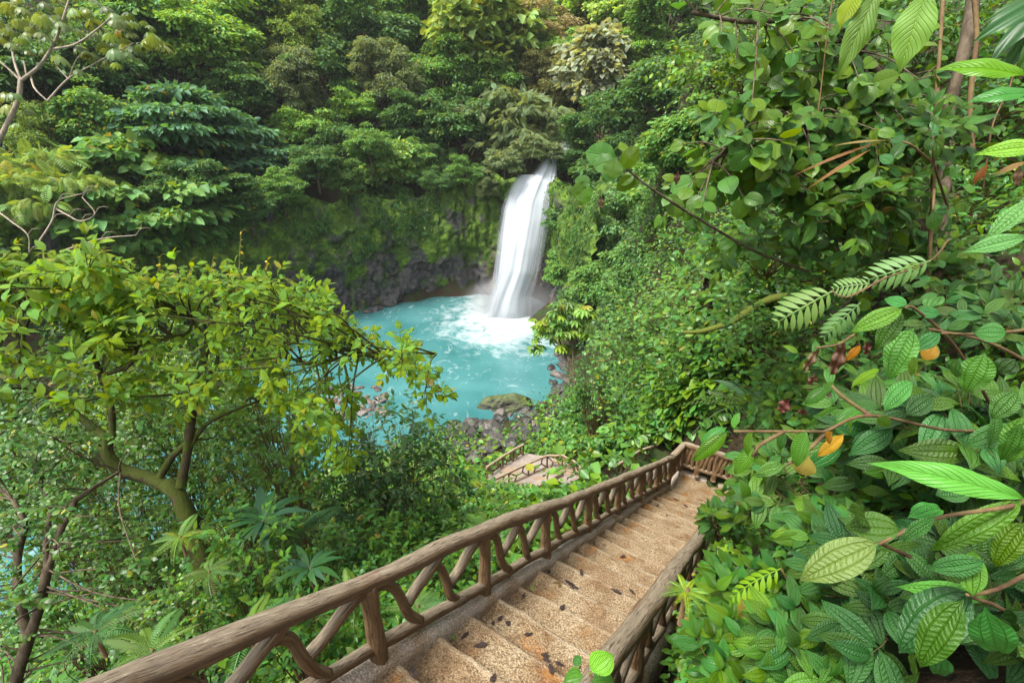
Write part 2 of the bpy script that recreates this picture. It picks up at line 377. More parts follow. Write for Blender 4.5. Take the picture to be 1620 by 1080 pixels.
def rock_mat():
    t = NT('wet_rock'); co = t.coord(); n2 = t.noise(co, 3.0, 6, .65); oi = t.n('ObjectInfo')
    col = t.mix(1.0, oi.outputs['Color'], t.ramp(n2, (.25, (.35, .33, .33)), (.75, (1.4, 1.35, 1.3))), 'MULTIPLY')
    return t.done(t.bsdf(col, 0.42, t.bump(n2, 0.8, 0.1), 0.5))
M['rock'] = rock_mat()
def boulder_mat():
    t = NT('mossy_boulder'); co = t.coord(); n2 = t.noise(co, 2.6, 6, .65); g = t.n('NewGeometry'); sx = t.n('SeparateXYZ'); t.set(sx.inputs[0], g.outputs['Normal'])
    col = t.ramp(n2, (.25, (.018, .018, .016)), (.75, (.09, .08, .065)))
    mm = t.smooth(t.math('ADD', sx.outputs[2], n2), 0.75, 1.1)
    col = t.mix(t.math('MULTIPLY', mm, .8), col, t.ramp(t.noise(co, 7, 4), (.3, (.025, .04, .008)), (.7, (.09, .12, .02))))
    return t.done(t.bsdf(col, 0.6, t.bump(n2, 1.0, 0.15), 0.4))
M['boulder'] = boulder_mat()

def water_mat():
    t = NT('turquoise_water'); co = t.coord(); sx = t.n('SeparateXYZ'); t.set(sx.inputs[0], co)
    dx = t.math('ADD', sx.outputs[0], -0.2); dy = t.math('ADD', sx.outputs[1], -71.0)
    r = t.math('SQRT', t.math('ADD', t.math('POWER', t.math('ABSOLUTE', t.math('MULTIPLY', dx, 0.85)), 2), t.math('POWER', t.math('ABSOLUTE', t.math('MULTIPLY', dy, 0.62)), 2)))
    ang = t.math('ARCTAN2', dy, dx)
    pc = t.n('CombineXYZ'); t.set(pc.inputs[0], t.math('MULTIPLY', r, 0.30)); t.set(pc.inputs[1], t.math('MULTIPLY', ang, 2.2)); pol = pc.outputs[0]
    swirl = t.noise(pol, 1.5, 6, 0.62, 1.6); fine = t.noise(co, 0.8, 5, .6, 1.2)
    f1 = t.smooth(t.math('SUBTRACT', t.math('ADD', swirl, t.math('MULTIPLY', fine, 0.45)), t.math('MULTIPLY', r, 0.062)), 0.02, 0.60)
    core = t.smooth(r, 2.8, 6.0, 1.0, 0.0)
    wisp = t.math('MULTIPLY', t.smooth(t.noise(t.mapping(co, (.8, .5, 1), rot=(0, 0, .5)), 0.55, 6, .62, 2.0), .56, .74), 0.38)
    foam = t.math('MAXIMUM', t.math('MAXIMUM', f1, core), wisp)
    base = t.ramp(t.noise(co, 0.16, 4, .5, .8), (.3, (0.028, 0.130, 0.134)), (.7, (0.066, 0.200, 0.202)))
    col = t.mix(foam, base, (0.47, 0.53, 0.54, 1))
    return t.done(t.bsdf(col, t.math('MULTIPLY_ADD', foam, 0.4, 0.22), t.bump(t.noise(co, 1.2, 3, .5, .6), 0.12, 0.15), 0.4))
M['water'] = water_mat()
def fall_mat():
    t = NT('falling_water'); uv = t.n('UVMap').outputs[0]; sx = t.n('SeparateXYZ'); t.set(sx.inputs[0], uv)
    a = t.noise(t.mapping(uv, (14, 0.6, 1)), 1.6, 6, .65, .3); b = t.noise(t.mapping(uv, (34, 1.2, 1)), 1.2, 3)
    s_ = t.math('ADD', t.math('MULTIPLY', a, .7), t.math('MULTIPLY', b, .3))
    col = t.ramp(s_, (.3, (.33, .37, .42)), (.52, (.42, .45, .48)), (.72, (.49, .51, .525)))
    e = t.math('MINIMUM', sx.outputs[0], t.math('SUBTRACT', 1.0, sx.outputs[0]))
    al = t.smooth(t.math('ADD', e, t.math('MULTIPLY', t.math('SUBTRACT', s_, .5), .55)), -0.02, 0.36)
    p = t.bsdf(col, 0.75, None, 0.2); tr = t.n('BsdfTransparent'); mx = t.n('MixShader')
    t.set(mx.inputs[0], al); t.set(mx.inputs[1], tr.outputs[0]); t.set(mx.inputs[2], p)
    return t.done(mx.outputs[0])
M['fall'] = fall_mat()
# ------------------------------------------------------------------ terrain
POOLZ = -24.0
CT = [  # control points x, y, z
 (0,0,-1.7),(1,1,-1.75),(0,-6,-0.5),(-6,-4,-5),(-14,-5,-10),(6,0,0.6),(3,2,-1.5),(15,0,6),(15,10,7),(12,22,0),(20,30,5),(9,23,-10),(12,40,-8),(9.5,51,-21),(10,60,-18),(15,55,-6),
 (25,55,2),(30,40,8),(30,15,14),(6.5,44,-23),(7,34,-18.5),(3.9,42,-23.4),
 (-2.5,1.66,-4.2),(-4.2,2.8,-5.8),(-8.3,5.5,-10),(-15,14,-16.5),(-20,22,-22.5),(-12,20,-17),(-1.4,7.3,-8.0),(-5,10,-10.5),(2.4,9.4,-8.6),(1.3,20.7,-16.9),(6.2,20.3,-16.2),(8.2,21.6,-16.2),(4.2,11.5,-9.2),(5.2,12.2,-9.2),(6.0,11.4,-8.0),(9.8,22.5,-15.5),(4,17,-14.6),(0,16,-14.0),(1.5,12,-11.2),(0,30,-20.3),(-4,36,-23.3),(-9,29,-21.8),(-6,20,-15.6),(3,14,-12.6),
 (-21,29,-25),(-28,19,-25),(-15,42,-25.2),(-23,50,-25.5),(0,60,-26),(-24,37,-25.3),(-5,50,-26),(-14,66,-26),(0,72,-26),(4,58,-25.6),(-40,8,-25),(-31,30,-24.3),
 (-40,33,-20),(-45,50,-15),(-36,60,-20),(-55,40,-8),(-60,70,8),(-45,80,6),(-80,50,12),(-70,20,2),(-60,0,-12),(-36,70,-14),
 (-26,82,-6),(-14,86,-4),(-6,88,-3),(6.0,84,-3.8),(9.3,91,0.2),(10.9,97,3.6),(12,82,-1),(13,72,-6),(20,70,3),
 (-26,78,-22),(-14,81.5,-22),(-5,84,-22),(5,82,-22),(9.5,76,-20),
 (-40,100,18),(-15,100,9),(0,100,8),(20,100,12),(40,80,22),(0,140,42),(-40,140,44),(40,140,44),(-100,120,50),(-120,60,34),(100,120,50),(80,40,36),(60,0,26),(0,200,80),(-120,200,90),(120,200,90),(-120,-10,0),(120,-10,50)]
CT = np.array(CT, float)
# the near hillside on the right lies just behind the plants that grow on it: (px, py, forward depth)
HILL = [(1200,400,6.8),(1300,480,6.4),(1190,300,8.6),(1180,90,10.5),(1320,200,9.3),(1420,80,9.8),(1580,180,8.6),(1560,330,7.3),(1440,430,5.6),(1250,640,6.0),(1300,790,3.9),(1560,700,3.1),(1420,700,3.5),(1400,950,2.5),(1560,520,4.3),(1560,930,2.3),(1230,540,8.2),(1170,690,10.5),(1130,640,16),(1060,740,14.5),(1110,500,31),(1100,330,34),(1090,100,36),(1180,820,5.0),(1130,900,3.9),(1180,980,2.9)]
CT = np.vstack([CT, [at(*h) for h in HILL]])
def _k(A, B): return np.sqrt(((A[:, None, :2] - B[None, :, :2]) ** 2).sum(-1))
_K = np.block([[_k(CT, CT), np.ones((len(CT), 1)), CT[:, :2]], [np.ones((1, len(CT))), np.zeros((1, 3))], [CT[:, :2].T, np.zeros((2, 3))]])
_W = np.linalg.solve(_K, np.concatenate([CT[:, 2], np.zeros(3)]))
def land0(P):
    P = np.atleast_2d(P); out = np.empty(len(P))
    for i in range(0, len(P), 20000):
        q = P[i:i + 20000]; out[i:i + 20000] = _k(q, CT) @ _W[:-3] + _W[-3] + q[:, :2] @ _W[-2:]
    return out
def land(P):
    P = np.atleast_2d(np.asarray(P, float)); z = land0(P)
    z = z + 0.14 * fbm(np.c_[P[:, :2] * 0.5, np.zeros(len(P))], 4, 3) * np.clip(np.hypot(P[:, 0], P[:, 1]) / 8, .3, 4)
    s = P[:, :2] @ HV[:2]; l = P[:, :2] @ NV[:2]
    zs = -2.62 - SLOPE * np.clip(s, -1.5, 9.3) - 0.35
    wl = np.clip(1 - np.maximum(0, np.maximum(l - 2.15, 0.5 - l)) / 0.9, 0, 1) * np.clip(1 - np.maximum(0, np.maximum(s - 10.3, -3 - s)) / 1.0, 0, 1)
    wl = wl * wl * (3 - 2 * wl)
    z = z * (1 - wl) + np.minimum(z, zs) * wl
    dp = np.hypot((P[:, 0] - 1.4) / 1.25, P[:, 1] - 21.0); wp = np.clip((4.2 - dp) / 1.6, 0, 1); z = z * (1 - wp) + np.minimum(z, -16.35) * wp
    return z
xs = np.concatenate([np.arange(-140, -20, 2.0), np.arange(-20, 24, 0.5), np.arange(24, 141, 2.0)])
ys = np.concatenate([np.arange(-12, 46, 0.5), np.arange(46, 220, 2.0)])
GX, GY = np.meshgrid(xs, ys); GP = np.stack([GX.ravel(), GY.ravel()], 1)
GZ = land(GP); idx = np.arange(len(GP)).reshape(GX.shape)
gF = np.stack([idx[:-1, :-1], idx[:-1, 1:], idx[1:, 1:], idx[1:, :-1]], -1).reshape(-1, 4)
ground = link('ground', mesh_np('ground', np.c_[GP, GZ], [gF]), M['ground'])
tag(ground, 'brown leaf littered rainforest hillside around the pool', kind='structure')
def hit(px, py, lift=0.0, t0=1.5, t1=190):
    """forward depth where the view ray through a pixel meets the land (raised by lift)"""
    t = t0 * (t1 / t0) ** np.linspace(0, 1, 500); r = ray(px, py); P = r[None] * t[:, None]
    z = np.maximum(land(P), POOLZ); b = np.nonzero(P[:, 2] < z + lift)[0]
    return t[b[0]] if len(b) else t1

# ------------------------------------------------------------------ pool
wx = np.linspace(-70, 12, 60); wy = np.linspace(-12, 92, 60); A, B = np.meshgrid(wx, wy)
idx = np.arange(A.size).reshape(A.shape)
water = link('water', mesh_np('water', np.c_[A.ravel(), B.ravel(), np.full(A.size, POOLZ)], [np.stack([idx[:-1, :-1], idx[:-1, 1:], idx[1:, 1:], idx[1:, :-1]], -1).reshape(-1, 4)]), M['water'])
tag(water, 'milky turquoise plunge pool and stream with white foam under the fall', kind='structure')

# ------------------------------------------------------------------ cliff
base = np.array([(-52, 47), (-40, 57), (-32, 66), (-23.5, 73.0), (-15, 79), (-7, 82.4), (-2.0, 82.3), (1.8, 81), (5.2, 79), (6.4, 73), (6.6, 66), (7.5, 59), (9.5, 51)], float)
def resample(p, n):
    d = np.concatenate([[0], np.cumsum(np.linalg.norm(np.diff(p, axis=0), axis=1))]); q = np.linspace(0, d[-1], n)
    return np.stack([np.interp(q, d, p[:, k]) for k in range(p.shape[1])], 1), q
NU, NW = 420, 110
bp, bq = resample(base, NU)
for _ in range(6): bp[1:-1] = (bp[:-2] + bp[1:-1] * 2 + bp[2:]) / 4
tg = norm(np.gradient(bp, axis=0)); nr = np.stack([tg[:, 1], -tg[:, 0]], 1)          # towards the pool
hh = np.linspace(-2.0, 20.5, NW)
U_, H_ = np.meshgrid(np.arange(NU), np.arange(NW), indexing='ij')
bx = bp[U_]; nn = nr[U_]; q = np.stack([bq[U_].ravel(), hh[H_].ravel(), np.zeros(U_.size)], 1)
big = fbm(q * np.array((.11, .09, 1)), 3, 21); med = fbm(q * np.array((.42, .30, 1)), 4, 5)
blk = np.abs(fbm(q * np.array((.5, .33, 1)) + 3, 3, 33)); sm = fbm(q * 1.5, 3, 8)
# columnar creases low on the wall and a step back near the top
dz = q[:, 1]; col = np.abs(((q[:, 0] * .34 + med * .7) % 1) - .5) * 2
off = 1.6 * big + .65 * med - .8 * (1 - np.clip(blk * 2.2, 0, 1)) ** 2 + .22 * sm + .35 * (col ** .4) * np.clip(1 - dz / 9, 0, 1) - 0.0016 * np.clip(dz - 6, 0, 99) ** 2 * 3 + np.clip((dz - 8) / 8, 0, 1) * .9
off = off.reshape(U_.shape)
fade = np.clip(np.abs(bx[..., 0] - 3.0) / 3.0, .35, 1.0) * np.where(bx[..., 1] > 70, 1, 1)
off = off * np.where((bx[..., 0] > 0) & (bx[..., 1] > 76), fade, 1)
top_k = 1 - .16 * np.clip(fbm(np.c_[bq * .12, bq * 0, bq * 0], 3, 71) + .45, 0, 1.2)
cV = np.stack([bx[..., 0] + nn[..., 0] * off, bx[..., 1] + nn[..., 1] * off, POOLZ + hh[H_] * np.where(hh[H_] > 0, top_k[U_], 1)], -1).reshape(-1, 3)
idx = np.arange(NU * NW).reshape(NU, NW)
cliff = link('rock_cliff', mesh_np('rock_cliff', cV, [np.stack([idx[:-1, :-1], idx[1:, :-1], idx[1:, 1:], idx[:-1, 1:]], -1).reshape(-1, 4)]), M['cliff'])
tag(cliff, 'dark wet rock cliff with green moss curving behind the pool', kind='structure')

# ------------------------------------------------------------------ waterfall
def sheet(rows, bow, nc=16, seed=0):
    """rows: (px_left, px_right, py, t)"""
    rows = np.array(rows, float); n = 60
    d = np.linspace(0, 1, len(rows)); q = np.linspace(0, 1, n)
    I = np.stack([np.interp(q, d, rows[:, k]) for k in range(4)], 1)
    V = np.zeros((n, nc + 1, 3)); U = np.zeros((n, nc + 1, 2))
    for i in range(n):
        for j in range(nc + 1):
            f = j / nc; p = at(I[i, 0] * (1 - f) + I[i, 1] * f, I[i, 2], I[i, 3]); p[1] -= bow * math.sin(math.pi * f)
            V[i, j] = p; U[i, j] = (f, q[i] * 2.0)
    Vf = V.reshape(-1, 3); nz = fbm(np.c_[U.reshape(-1, 2) * (9, .6), np.zeros(len(Vf))], 3, seed); Vf[:, 1] -= .35 * nz
    idx = np.arange(len(Vf)).reshape(n, nc + 1)
    return mesh_np('waterfall', Vf, [np.stack([idx[:-1, :-1], idx[:-1, 1:], idx[1:, 1:], idx[1:, :-1]], -1).reshape(-1, 4)], U.reshape(-1, 2))
wf = link('waterfall', sheet([(858, 882, 246, 72.6), (848, 884, 265, 71.4), (826, 884, 288, 70.4), (808, 879, 318, 70), (803, 873, 350, 70), (795, 866, 390, 70.3), (788, 858, 430, 71), (770, 848, 470, 72.4), (760, 850, 492, 73.2), (750, 854, 505, 74.0)], 1.0, 20, 2), M['fall'])
tag(wf, 'tall white waterfall dropping in silky streaks into the turquoise pool', 'waterfall', kind='structure')
w2 = link('waterfall', sheet([(816, 860, 276, 71.6), (806, 850, 292, 71.2), (792, 840, 330, 71.6), (784, 832, 380, 72.0), (776, 828, 440, 73), (770, 828, 490, 74)], .5, 10, 7), M['fall'])
tag(w2, 'thin left strand of the waterfall sliding over orange rock', 'waterfall', kind='structure')
w3 = link('waterfall', sheet([(896, 916, 185, 86), (890, 914, 205, 84.5), (882, 910, 228, 81), (864, 904, 242, 76.5), (850, 897, 250, 73)], .3, 10, 4), M['fall'])
tag(w3, 'upper white cascade glimpsed through the trees above the fall', 'waterfall', kind='structure')
# mist round the foot of the fall
def mist(loc, sc, dens, label):
    bpy.ops.mesh.primitive_uv_sphere_add(segments=32, ring_count=16, radius=1, location=loc); o = bpy.context.active_object
    o.name = 'mist'; o.scale = sc; o.data.name = 'mist'
    m = bpy.data.materials.new('mist'); m.use_nodes = True; t = m.node_tree; t.nodes.clear()
    out = t.nodes.new('ShaderNodeOutputMaterial'); pv = t.nodes.new('ShaderNodeVolumePrincipled'); pv.inputs['Color'].default_value = (.95, .97, 1, 1)
    tc = t.nodes.new('ShaderNodeTexCoord'); ln = t.nodes.new('ShaderNodeVectorMath'); ln.operation = 'LENGTH'
    mr = t.nodes.new('ShaderNodeMapRange'); mr.interpolation_type = 'SMOOTHSTEP'
    for i, v in ((1, 0.1), (2, 1.0), (3, dens), (4, 0.0)): mr.inputs[i].default_value = v
    t.links.new(tc.outputs['Object'], ln.inputs[0]); t.links.new(ln.outputs['Value'], mr.inputs[0]); t.links.new(mr.outputs[0], pv.inputs['Density'])
    t.links.new(pv.outputs[0], out.inputs['Volume']); o.data.materials.clear(); o.data.materials.append(m)
    tag(o, label, kind='stuff')
mist((0.2, 72.0, -22.6), (9.0, 6.0, 5.2), 0.34, 'white spray rising at the foot of the waterfall')

# ------------------------------------------------------------------ rocks
rs = np.random.default_rng(11)
def rock_mesh(seed, sub=3, flat=0.7, n=0.28):
    import bmesh
    bm = bmesh.new(); bmesh.ops.create_icosphere(bm, subdivisions=sub, radius=1)
    V = np.array([v.co[:] for v in bm.verts]); r = np.random.default_rng(seed)
    for _ in range(9):                                             # cut flat faces
        d = norm(r.normal(size=3)); c = r.uniform(.55, .85); h = V @ d; V = V - np.outer(np.maximum(0, h - c), d)
    V = V * (1 + n * .35 * fbm(V * 2.2 + seed, 3, seed))[:, None] * np.array((1.15, .9, flat))
    for v, c in zip(bm.verts, V): v.co = c
    me = bpy.data.meshes.new('rock'); bm.to_mesh(me); bm.free(); return me
RM = [rock_mesh(s) for s in range(7)]
for m in RM: m.materials.append(M['rock'])
bb = link('boulder', rock_mesh(50, 4, .62, .7), M['boulder']); p = at(800, 637, 1)
bt = 24.0 / -p[2] * .985; bb.location = at(803, 640, bt) + np.array((0, 0, -.1)); bb.scale = (2.6, 1.5, 2.3); bb.rotation_euler = (0, R(-12), R(12))
tag(bb, 'large mossy green boulder at the near edge of the turquoise pool', 'boulder')
def rocks(n, box, tmin, size, cols, label, group, keep=lambda x, y: True):
    k = 0
    while k < n:
        px = rs.uniform(box[0], box[2]); py = rs.uniform(box[1], box[3])
        if not keep(px, py): continue
        P = ray(px, py); z = max(land(P[None] * hit(px, py))[0], POOLZ); t = hit(px, py); P = at(px, py, t); P[2] = z
        o = link('rock', RM[rs.integers(7)]); s = size * rs.uniform(.5, 1.3) * (1.5 if rs.random() < .12 else 1); o.scale = (s * rs.uniform(.8, 1.3), s, s * rs.uniform(.8, 1.2))
        o.location = P + np.array((0, 0, s * .02)); o.rotation_euler = rs.uniform(-.5, .5), rs.uniform(-.5, .5), rs.uniform(0, 6)
        c = cols[rs.integers(len(cols))]; o.color = (*c, 1); tag(o, label, 'rock', group); k += 1
GR = [(.062, .056, .052), (.085, .077, .070), (.042, .040, .040), (.10, .080, .066), (.13, .115, .10)]
rocks(95, (712, 640, 885, 735), 38, .66, GR, 'wet grey brown rock in the rubble below the mossy boulder', 'rocks on the near shore', lambda x, y: y > 640 + max(0, (845 - x)) * .28 and y < 735 - (x - 760) * .55 and not (760 < x < 840 and y < 655))
rocks(60, (505, 612, 612, 668), 45, .42, [(.11, .092, .08), (.15, .13, .115), (.12, .085, .062), (.08, .072, .068), (.19, .17, .155)], 'reddish grey stone on the low gravel bar in the stream', 'stones on the gravel bar', lambda x, y: ((x - 560) / 58) ** 2 + ((y - 638) / 30) ** 2 < 1)
rocks(26, (845, 560, 905, 640), 45, .7, GR, 'dark rock at the foot of the right bank of the pool', 'rocks along the right bank', lambda x, y: x > 868 + abs(y - 600) * .25)
rocks(9, (500, 470, 640, 500), 60, .8, [(.07, .07, .07), (.10, .095, .09), (.13, .085, .06)], 'dark wet rock at the foot of the cliff behind the pool', 'rocks at the cliff foot', lambda x, y: y < 500 - (x - 510) * .10 + 4 and y > 492 - (x - 510) * .10)

# ------------------------------------------------------------------ staircase
RUN, RISE = 0.395, 0.395 * SLOPE
S0, K0, K1, SE = 1.86, -7, 19, 10.25
prof = []
ZL = lambda s: -2.62 - SLOPE * s
for k in range(K0, K1 + 1):                                          # nose k at s_k, tread k behind it
    sk = S0 + k * RUN; zk = ZL(sk) + 0.0
    if k > K0: pass
    prof += [(sk - RUN + .012, zk + 0.004)] if k == K0 else []
    prof += [(x, zk + .006 * math.sin(6 * x)) for x in np.linspace(sk - RUN + .03, sk - .035, 7)]
    prof += [(sk - .012, zk - .008), (sk, zk - .028), (sk + .002, zk - .07), (sk + .004, zk - RISE * .62), (sk + .008, zk - RISE + .012)]
zl = ZL(S0 + K1 * RUN) - RISE
prof += [(x, zl) for x in np.linspace(S0 + K1 * RUN + .04, SE, 14)]
prof += [(SE + .01, zl - .06), (SE + .02, zl - .6)]
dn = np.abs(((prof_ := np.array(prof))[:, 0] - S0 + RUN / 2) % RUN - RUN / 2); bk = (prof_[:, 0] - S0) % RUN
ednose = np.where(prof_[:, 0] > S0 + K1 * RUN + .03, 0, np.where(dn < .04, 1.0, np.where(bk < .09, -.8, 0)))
prof = np.array(prof); nl = 44; la = np.linspace(1.93, 0.62, nl)
V = np.zeros((len(prof), nl, 3))
V[:] = prof[:, None, 0, None] * HV + la[None, :, None] * NV; V[..., 2] = prof[:, 1, None]
Vf = V.reshape(-1, 3); nz = fbm(Vf * 9, 3, 4); nz2 = fbm(Vf * 2.0, 2, 14)
Vf[:, 2] += .007 * nz + .012 * nz2; Vf += HV * (.010 * fbm(Vf * 6 + 5, 2, 6) + .014 * nz2)[:, None]
idx = np.arange(len(Vf)).reshape(len(prof), nl)
stair = link('staircase', mesh_np('staircase', Vf, [np.stack([idx[:-1, :-1], idx[1:, :-1], idx[1:, 1:], idx[:-1, 1:]], -1).reshape(-1, 4)], rnd=np.repeat(ednose, nl)), M['step'])
tag(stair, 'sandy concrete staircase descending between the log railings, wet and littered', 'staircase')
def curb(lat0, lat1, seed, lift=.05):
    ss = np.arange(-1.2, SE, .06); zt = np.where(ss < S0 + K1 * RUN, ZL(ss) + lift, zl + lift * 1.0)
    for _ in range(3): zt[1:-1] = (zt[:-2] + 2 * zt[1:-1] + zt[2:]) / 4
    sec = [(lat0, -.75), (lat0, -.30), (lat0, -.1), (lat0 + .0, -.02), (lat0 * .8 + lat1 * .2, .0), (lat0 * .5 + lat1 * .5, .008), (lat0 * .2 + lat1 * .8, 0), (lat1, -.02), (lat1, -.1), (lat1, -.22), (lat1, -.35)]
    V = np.array([[st(s, a, z + b) for a, b in sec] for s, z in zip(ss, zt)]).reshape(-1, 3)
    nz = np.stack([fbm(V * 8 + 3 * k, 3, seed + k) for k in range(3)], 1); V = V + .013 * nz; V[:, 2] += .012 * fbm(V * 2.2, 2, seed)
    n, m = len(ss), len(sec); idx = np.arange(n * m).reshape(n, m)
    return mesh_np('curb', V, [np.stack([idx[:-1, :-1], idx[1:, :-1], idx[1:, 1:], idx[:-1, 1:]], -1).reshape(-1, 4)])
link('curb', curb(2.07, 1.915, 3), M['curb'], stair)
link('curb', curb(0.64, 0.50, 13), M['curb'], stair)
# end kerb of the landing
ek = Tubes(); ek.add([st(SE - .02, 1.95, zl + .0), st(SE + .03, 1.3, zl - .0), st(SE + .0, .55, zl)], [.09, .085, .09], 10, .06, .12, 5)
ek.build('curb', M['curb'], stair)

# ------------------------------------------------------------------ log railings
def smooth_curve(pts): return np.array(pts, float)
BAY = [  # (u along the bay, h between the rails)
 ('shoulder', [(.02, .88), (.10, .87), (.17, .74), (.215, .45), (.25, .22), (.33, .03)], .038),
 ('diagonal', [(.235, .42), (.33, .57), (.46, .80), (.585, 1.0)], .043),
 ('shoulder', [(.47, .80), (.545, .70), (.59, .45), (.62, .20), (.685, .02)], .037),
 ('diagonal', [(.61, .36), (.72, .52), (.86, .78), (.985, .92)], .043)]
def railing(name, posts, top, bot, label, r=(.085, .055, .062), det=1.0, post_ext=.18, group=None, bays=None, flip=False, cat='railing', mat='log', seed=0):
    """posts: points at the rail foot (plan); top(i-f), bot(f): functions of the bay coordinate giving a point"""
    root = empty(name, bot(0)); tag(root, label, cat, group); bpy.context.view_layer.update(); o0 = np.array(bot(0))
    seg = int(16 * det) if det >= .5 else 7; step = .045 / det
    def part(nm, pts, rad, sd, stp=step):
        tb = Tubes(); tb.add(np.array(pts) - o0, rad, seg, stp, .10, sd); tb.build(nm, M[mat], root)
    rg = np.random.default_rng(seed + 70); n = len(posts) - 1
    f = np.linspace(0, n, n * 3 + 1)
    part('top_rail', [np.array(top(x)) + rg.normal(size=3) * r[0] * .10 for x in f], r[0] * (1 + .08 * np.sin(f * 2.3)), seed + 1)
    part('bottom_rail', [np.array(bot(x)) + rg.normal(size=3) * r[1] * .12 for x in f], r[1] * (1 + .08 * np.sin(f * 3.1)), seed + 2)
    for i in range(n + 1):
        a, b = np.array(bot(i)), np.array(top(i)); j = rg.normal(size=3) * .008
        part('post', [a - np.array((0, 0, post_ext)), a, a * .5 + b * .5 + j, b - (b - a) * .04], np.array((1.15, 1.12, .92, 1.1)) * r[2], seed + 10 + i)
    for i in range(n):
        for nm, pp, rr in (bays or BAY):
            q = []
            for u, h in pp:
                x = i + (1 - u if flip else u); a, b = np.array(bot(x)), np.array(top(x))
                q.append(a + (b - a) * h + rg.normal(size=3) * .006)
            part('brace', q, rr * r[2] / .054, seed + 40 + i * 5)
    return root
SPOST = [-0.98, .19, 1.36, 2.55, 3.70, 4.87, 6.04, 7.20, 8.36, 9.42]
def lerp_s(tab): return lambda f: np.interp(f, np.arange(len(tab)), tab)
ls = lerp_s(SPOST)
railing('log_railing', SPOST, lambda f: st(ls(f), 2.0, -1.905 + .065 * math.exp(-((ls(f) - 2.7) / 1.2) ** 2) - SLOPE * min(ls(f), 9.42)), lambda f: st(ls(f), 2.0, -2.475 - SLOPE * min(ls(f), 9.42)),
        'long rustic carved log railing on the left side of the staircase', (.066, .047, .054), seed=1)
E0 = st(9.42, 2.0, 0); E1 = st(10.1, 1.92, 0); E2 = st(10.15, .80, 0)
lp = [E0, E1, E1 * .66 + E2 * .34, E1 * .33 + E2 * .67, E2]
def lpf(f, z):
    i = min(int(f), len(lp) - 2); p = lp[i] + (lp[i + 1] - lp[i]) * (f - i); return p + np.array((0, 0, z))
railing('log_railing', lp, lambda f: lpf(f, -6.40), lambda f: lpf(f, -6.95), 'short log railing turning the corner round the lower landing', (.07, .05, .055), .7, seed=3,
        bays=[('brace', [(.06, .0), (.22, .5), (.30, 1)], .042), ('brace', [(.35, 0), (.42, .45), (.62, 1)], .042), ('brace', [(.70, 0), (.66, .5), (.84, 1)], .042)])
railing('log_railing', SPOST, lambda f: st(ls(f), .58, -1.86 - SLOPE * ls(f)), lambda f: st(ls(f), .58, -2.44 - SLOPE * ls(f)),
        'log railing on the right side of the staircase half hidden by leaves', (.068, .048, .054), seed=5)
# lower flights seen far down the slope
def lv(z, *pts): return [(x, y, z / ray(x, y)[2]) for x, y in pts]
def px_rail(pts, drop, label, group, seed, r=(.075, .045, .05)):
    W = np.array([at(*p) for p in pts]); f_ = lambda f, dz: np.array([np.interp(f, np.arange(len(W)), W[:, k]) for k in range(3)]) + np.array((0, 0, dz))
    railing('log_railing', W, lambda f: f_(f, 0), lambda f: f_(f, -drop), label, r, .35, group=group, seed=seed,
            bays=[('brace', [(.05, .1), (.3, .5), (.25, 1)], .040), ('brace', [(.3, .5), (.6, .45), (.95, .85)], .040), ('brace', [(.6, .45), (.72, 0)], .040)])
G2 = 'log railings far down the slope'
px_rail([(1078, 702, 25.4), (1040, 703, 25.2), (1012, 713, 24.6), (985, 730, 23.6), (958, 748, 22.6), (925, 768, 21.6)], .72, 'dull log railing curving behind the top of the staircase landing', G2, 21)
px_rail(lv(-15.1, (923, 752), (919, 741), (908, 729), (890, 721), (866, 720), (836, 733), (805, 747), (776, 761)), .74, 'curved pale log railing around the hairpin of the lower path', G2, 22)
px_rail(lv(-15.2, (828, 703), (812, 712), (795, 722), (770, 739)), .75, 'short straight log railing nearest the shore rocks', G2, 23)
def slab(pts, dz, th, label, name='path'):
    import bmesh
    bm = bmesh.new(); v = [bm.verts.new(at(*p) + np.array((0, 0, dz))) for p in pts]; f = bm.faces.new(v)
    e = bmesh.ops.extrude_face_region(bm, geom=[f]); bmesh.ops.translate(bm, verts=[x for x in e['geom'] if isinstance(x, bmesh.types.BMVert)], vec=(0, 0, -th))
    bmesh.ops.recalc_face_normals(bm, faces=bm.faces); me = bpy.data.meshes.new(name); bm.to_mesh(me); bm.free()
    return tag(link(name, me, M['path']), label, kind='structure')
def path_mat():
    t = NT('path_concrete'); co = t.coord(); n = t.noise(co, 3, 5); col = t.ramp(n, (.3, (.16, .125, .10)), (.7, (.29, .24, .20)))
    pud = t.smooth(t.noise(co, .9, 3), .55, .64); col = t.mix(t.math('MULTIPLY', pud, .3), col, (.34, .17, .05, 1))
    return t.done(t.bsdf(col, .6, t.bump(t.noise(co, 30, 3), .4, .02)))
M['path'] = path_mat()
slab(lv(-15.86, (768, 775), (772, 752), (828, 716), (868, 722), (898, 733), (922, 757), (920, 785), (880, 800), (800, 800)), 0, .5, 'pinkish concrete landing of the lower path between curved railings')
slab(lv(-15.6, (815, 777), (880, 743), (892, 746), (830, 781)), 0, .255, 'low pale concrete kerb on the lower landing', 'kerb')
slab(lv(-15.68, (888, 762), (903, 750), (920, 757), (908, 772)), 0, .175, 'small tan concrete step at the bend of the lower path', 'path')

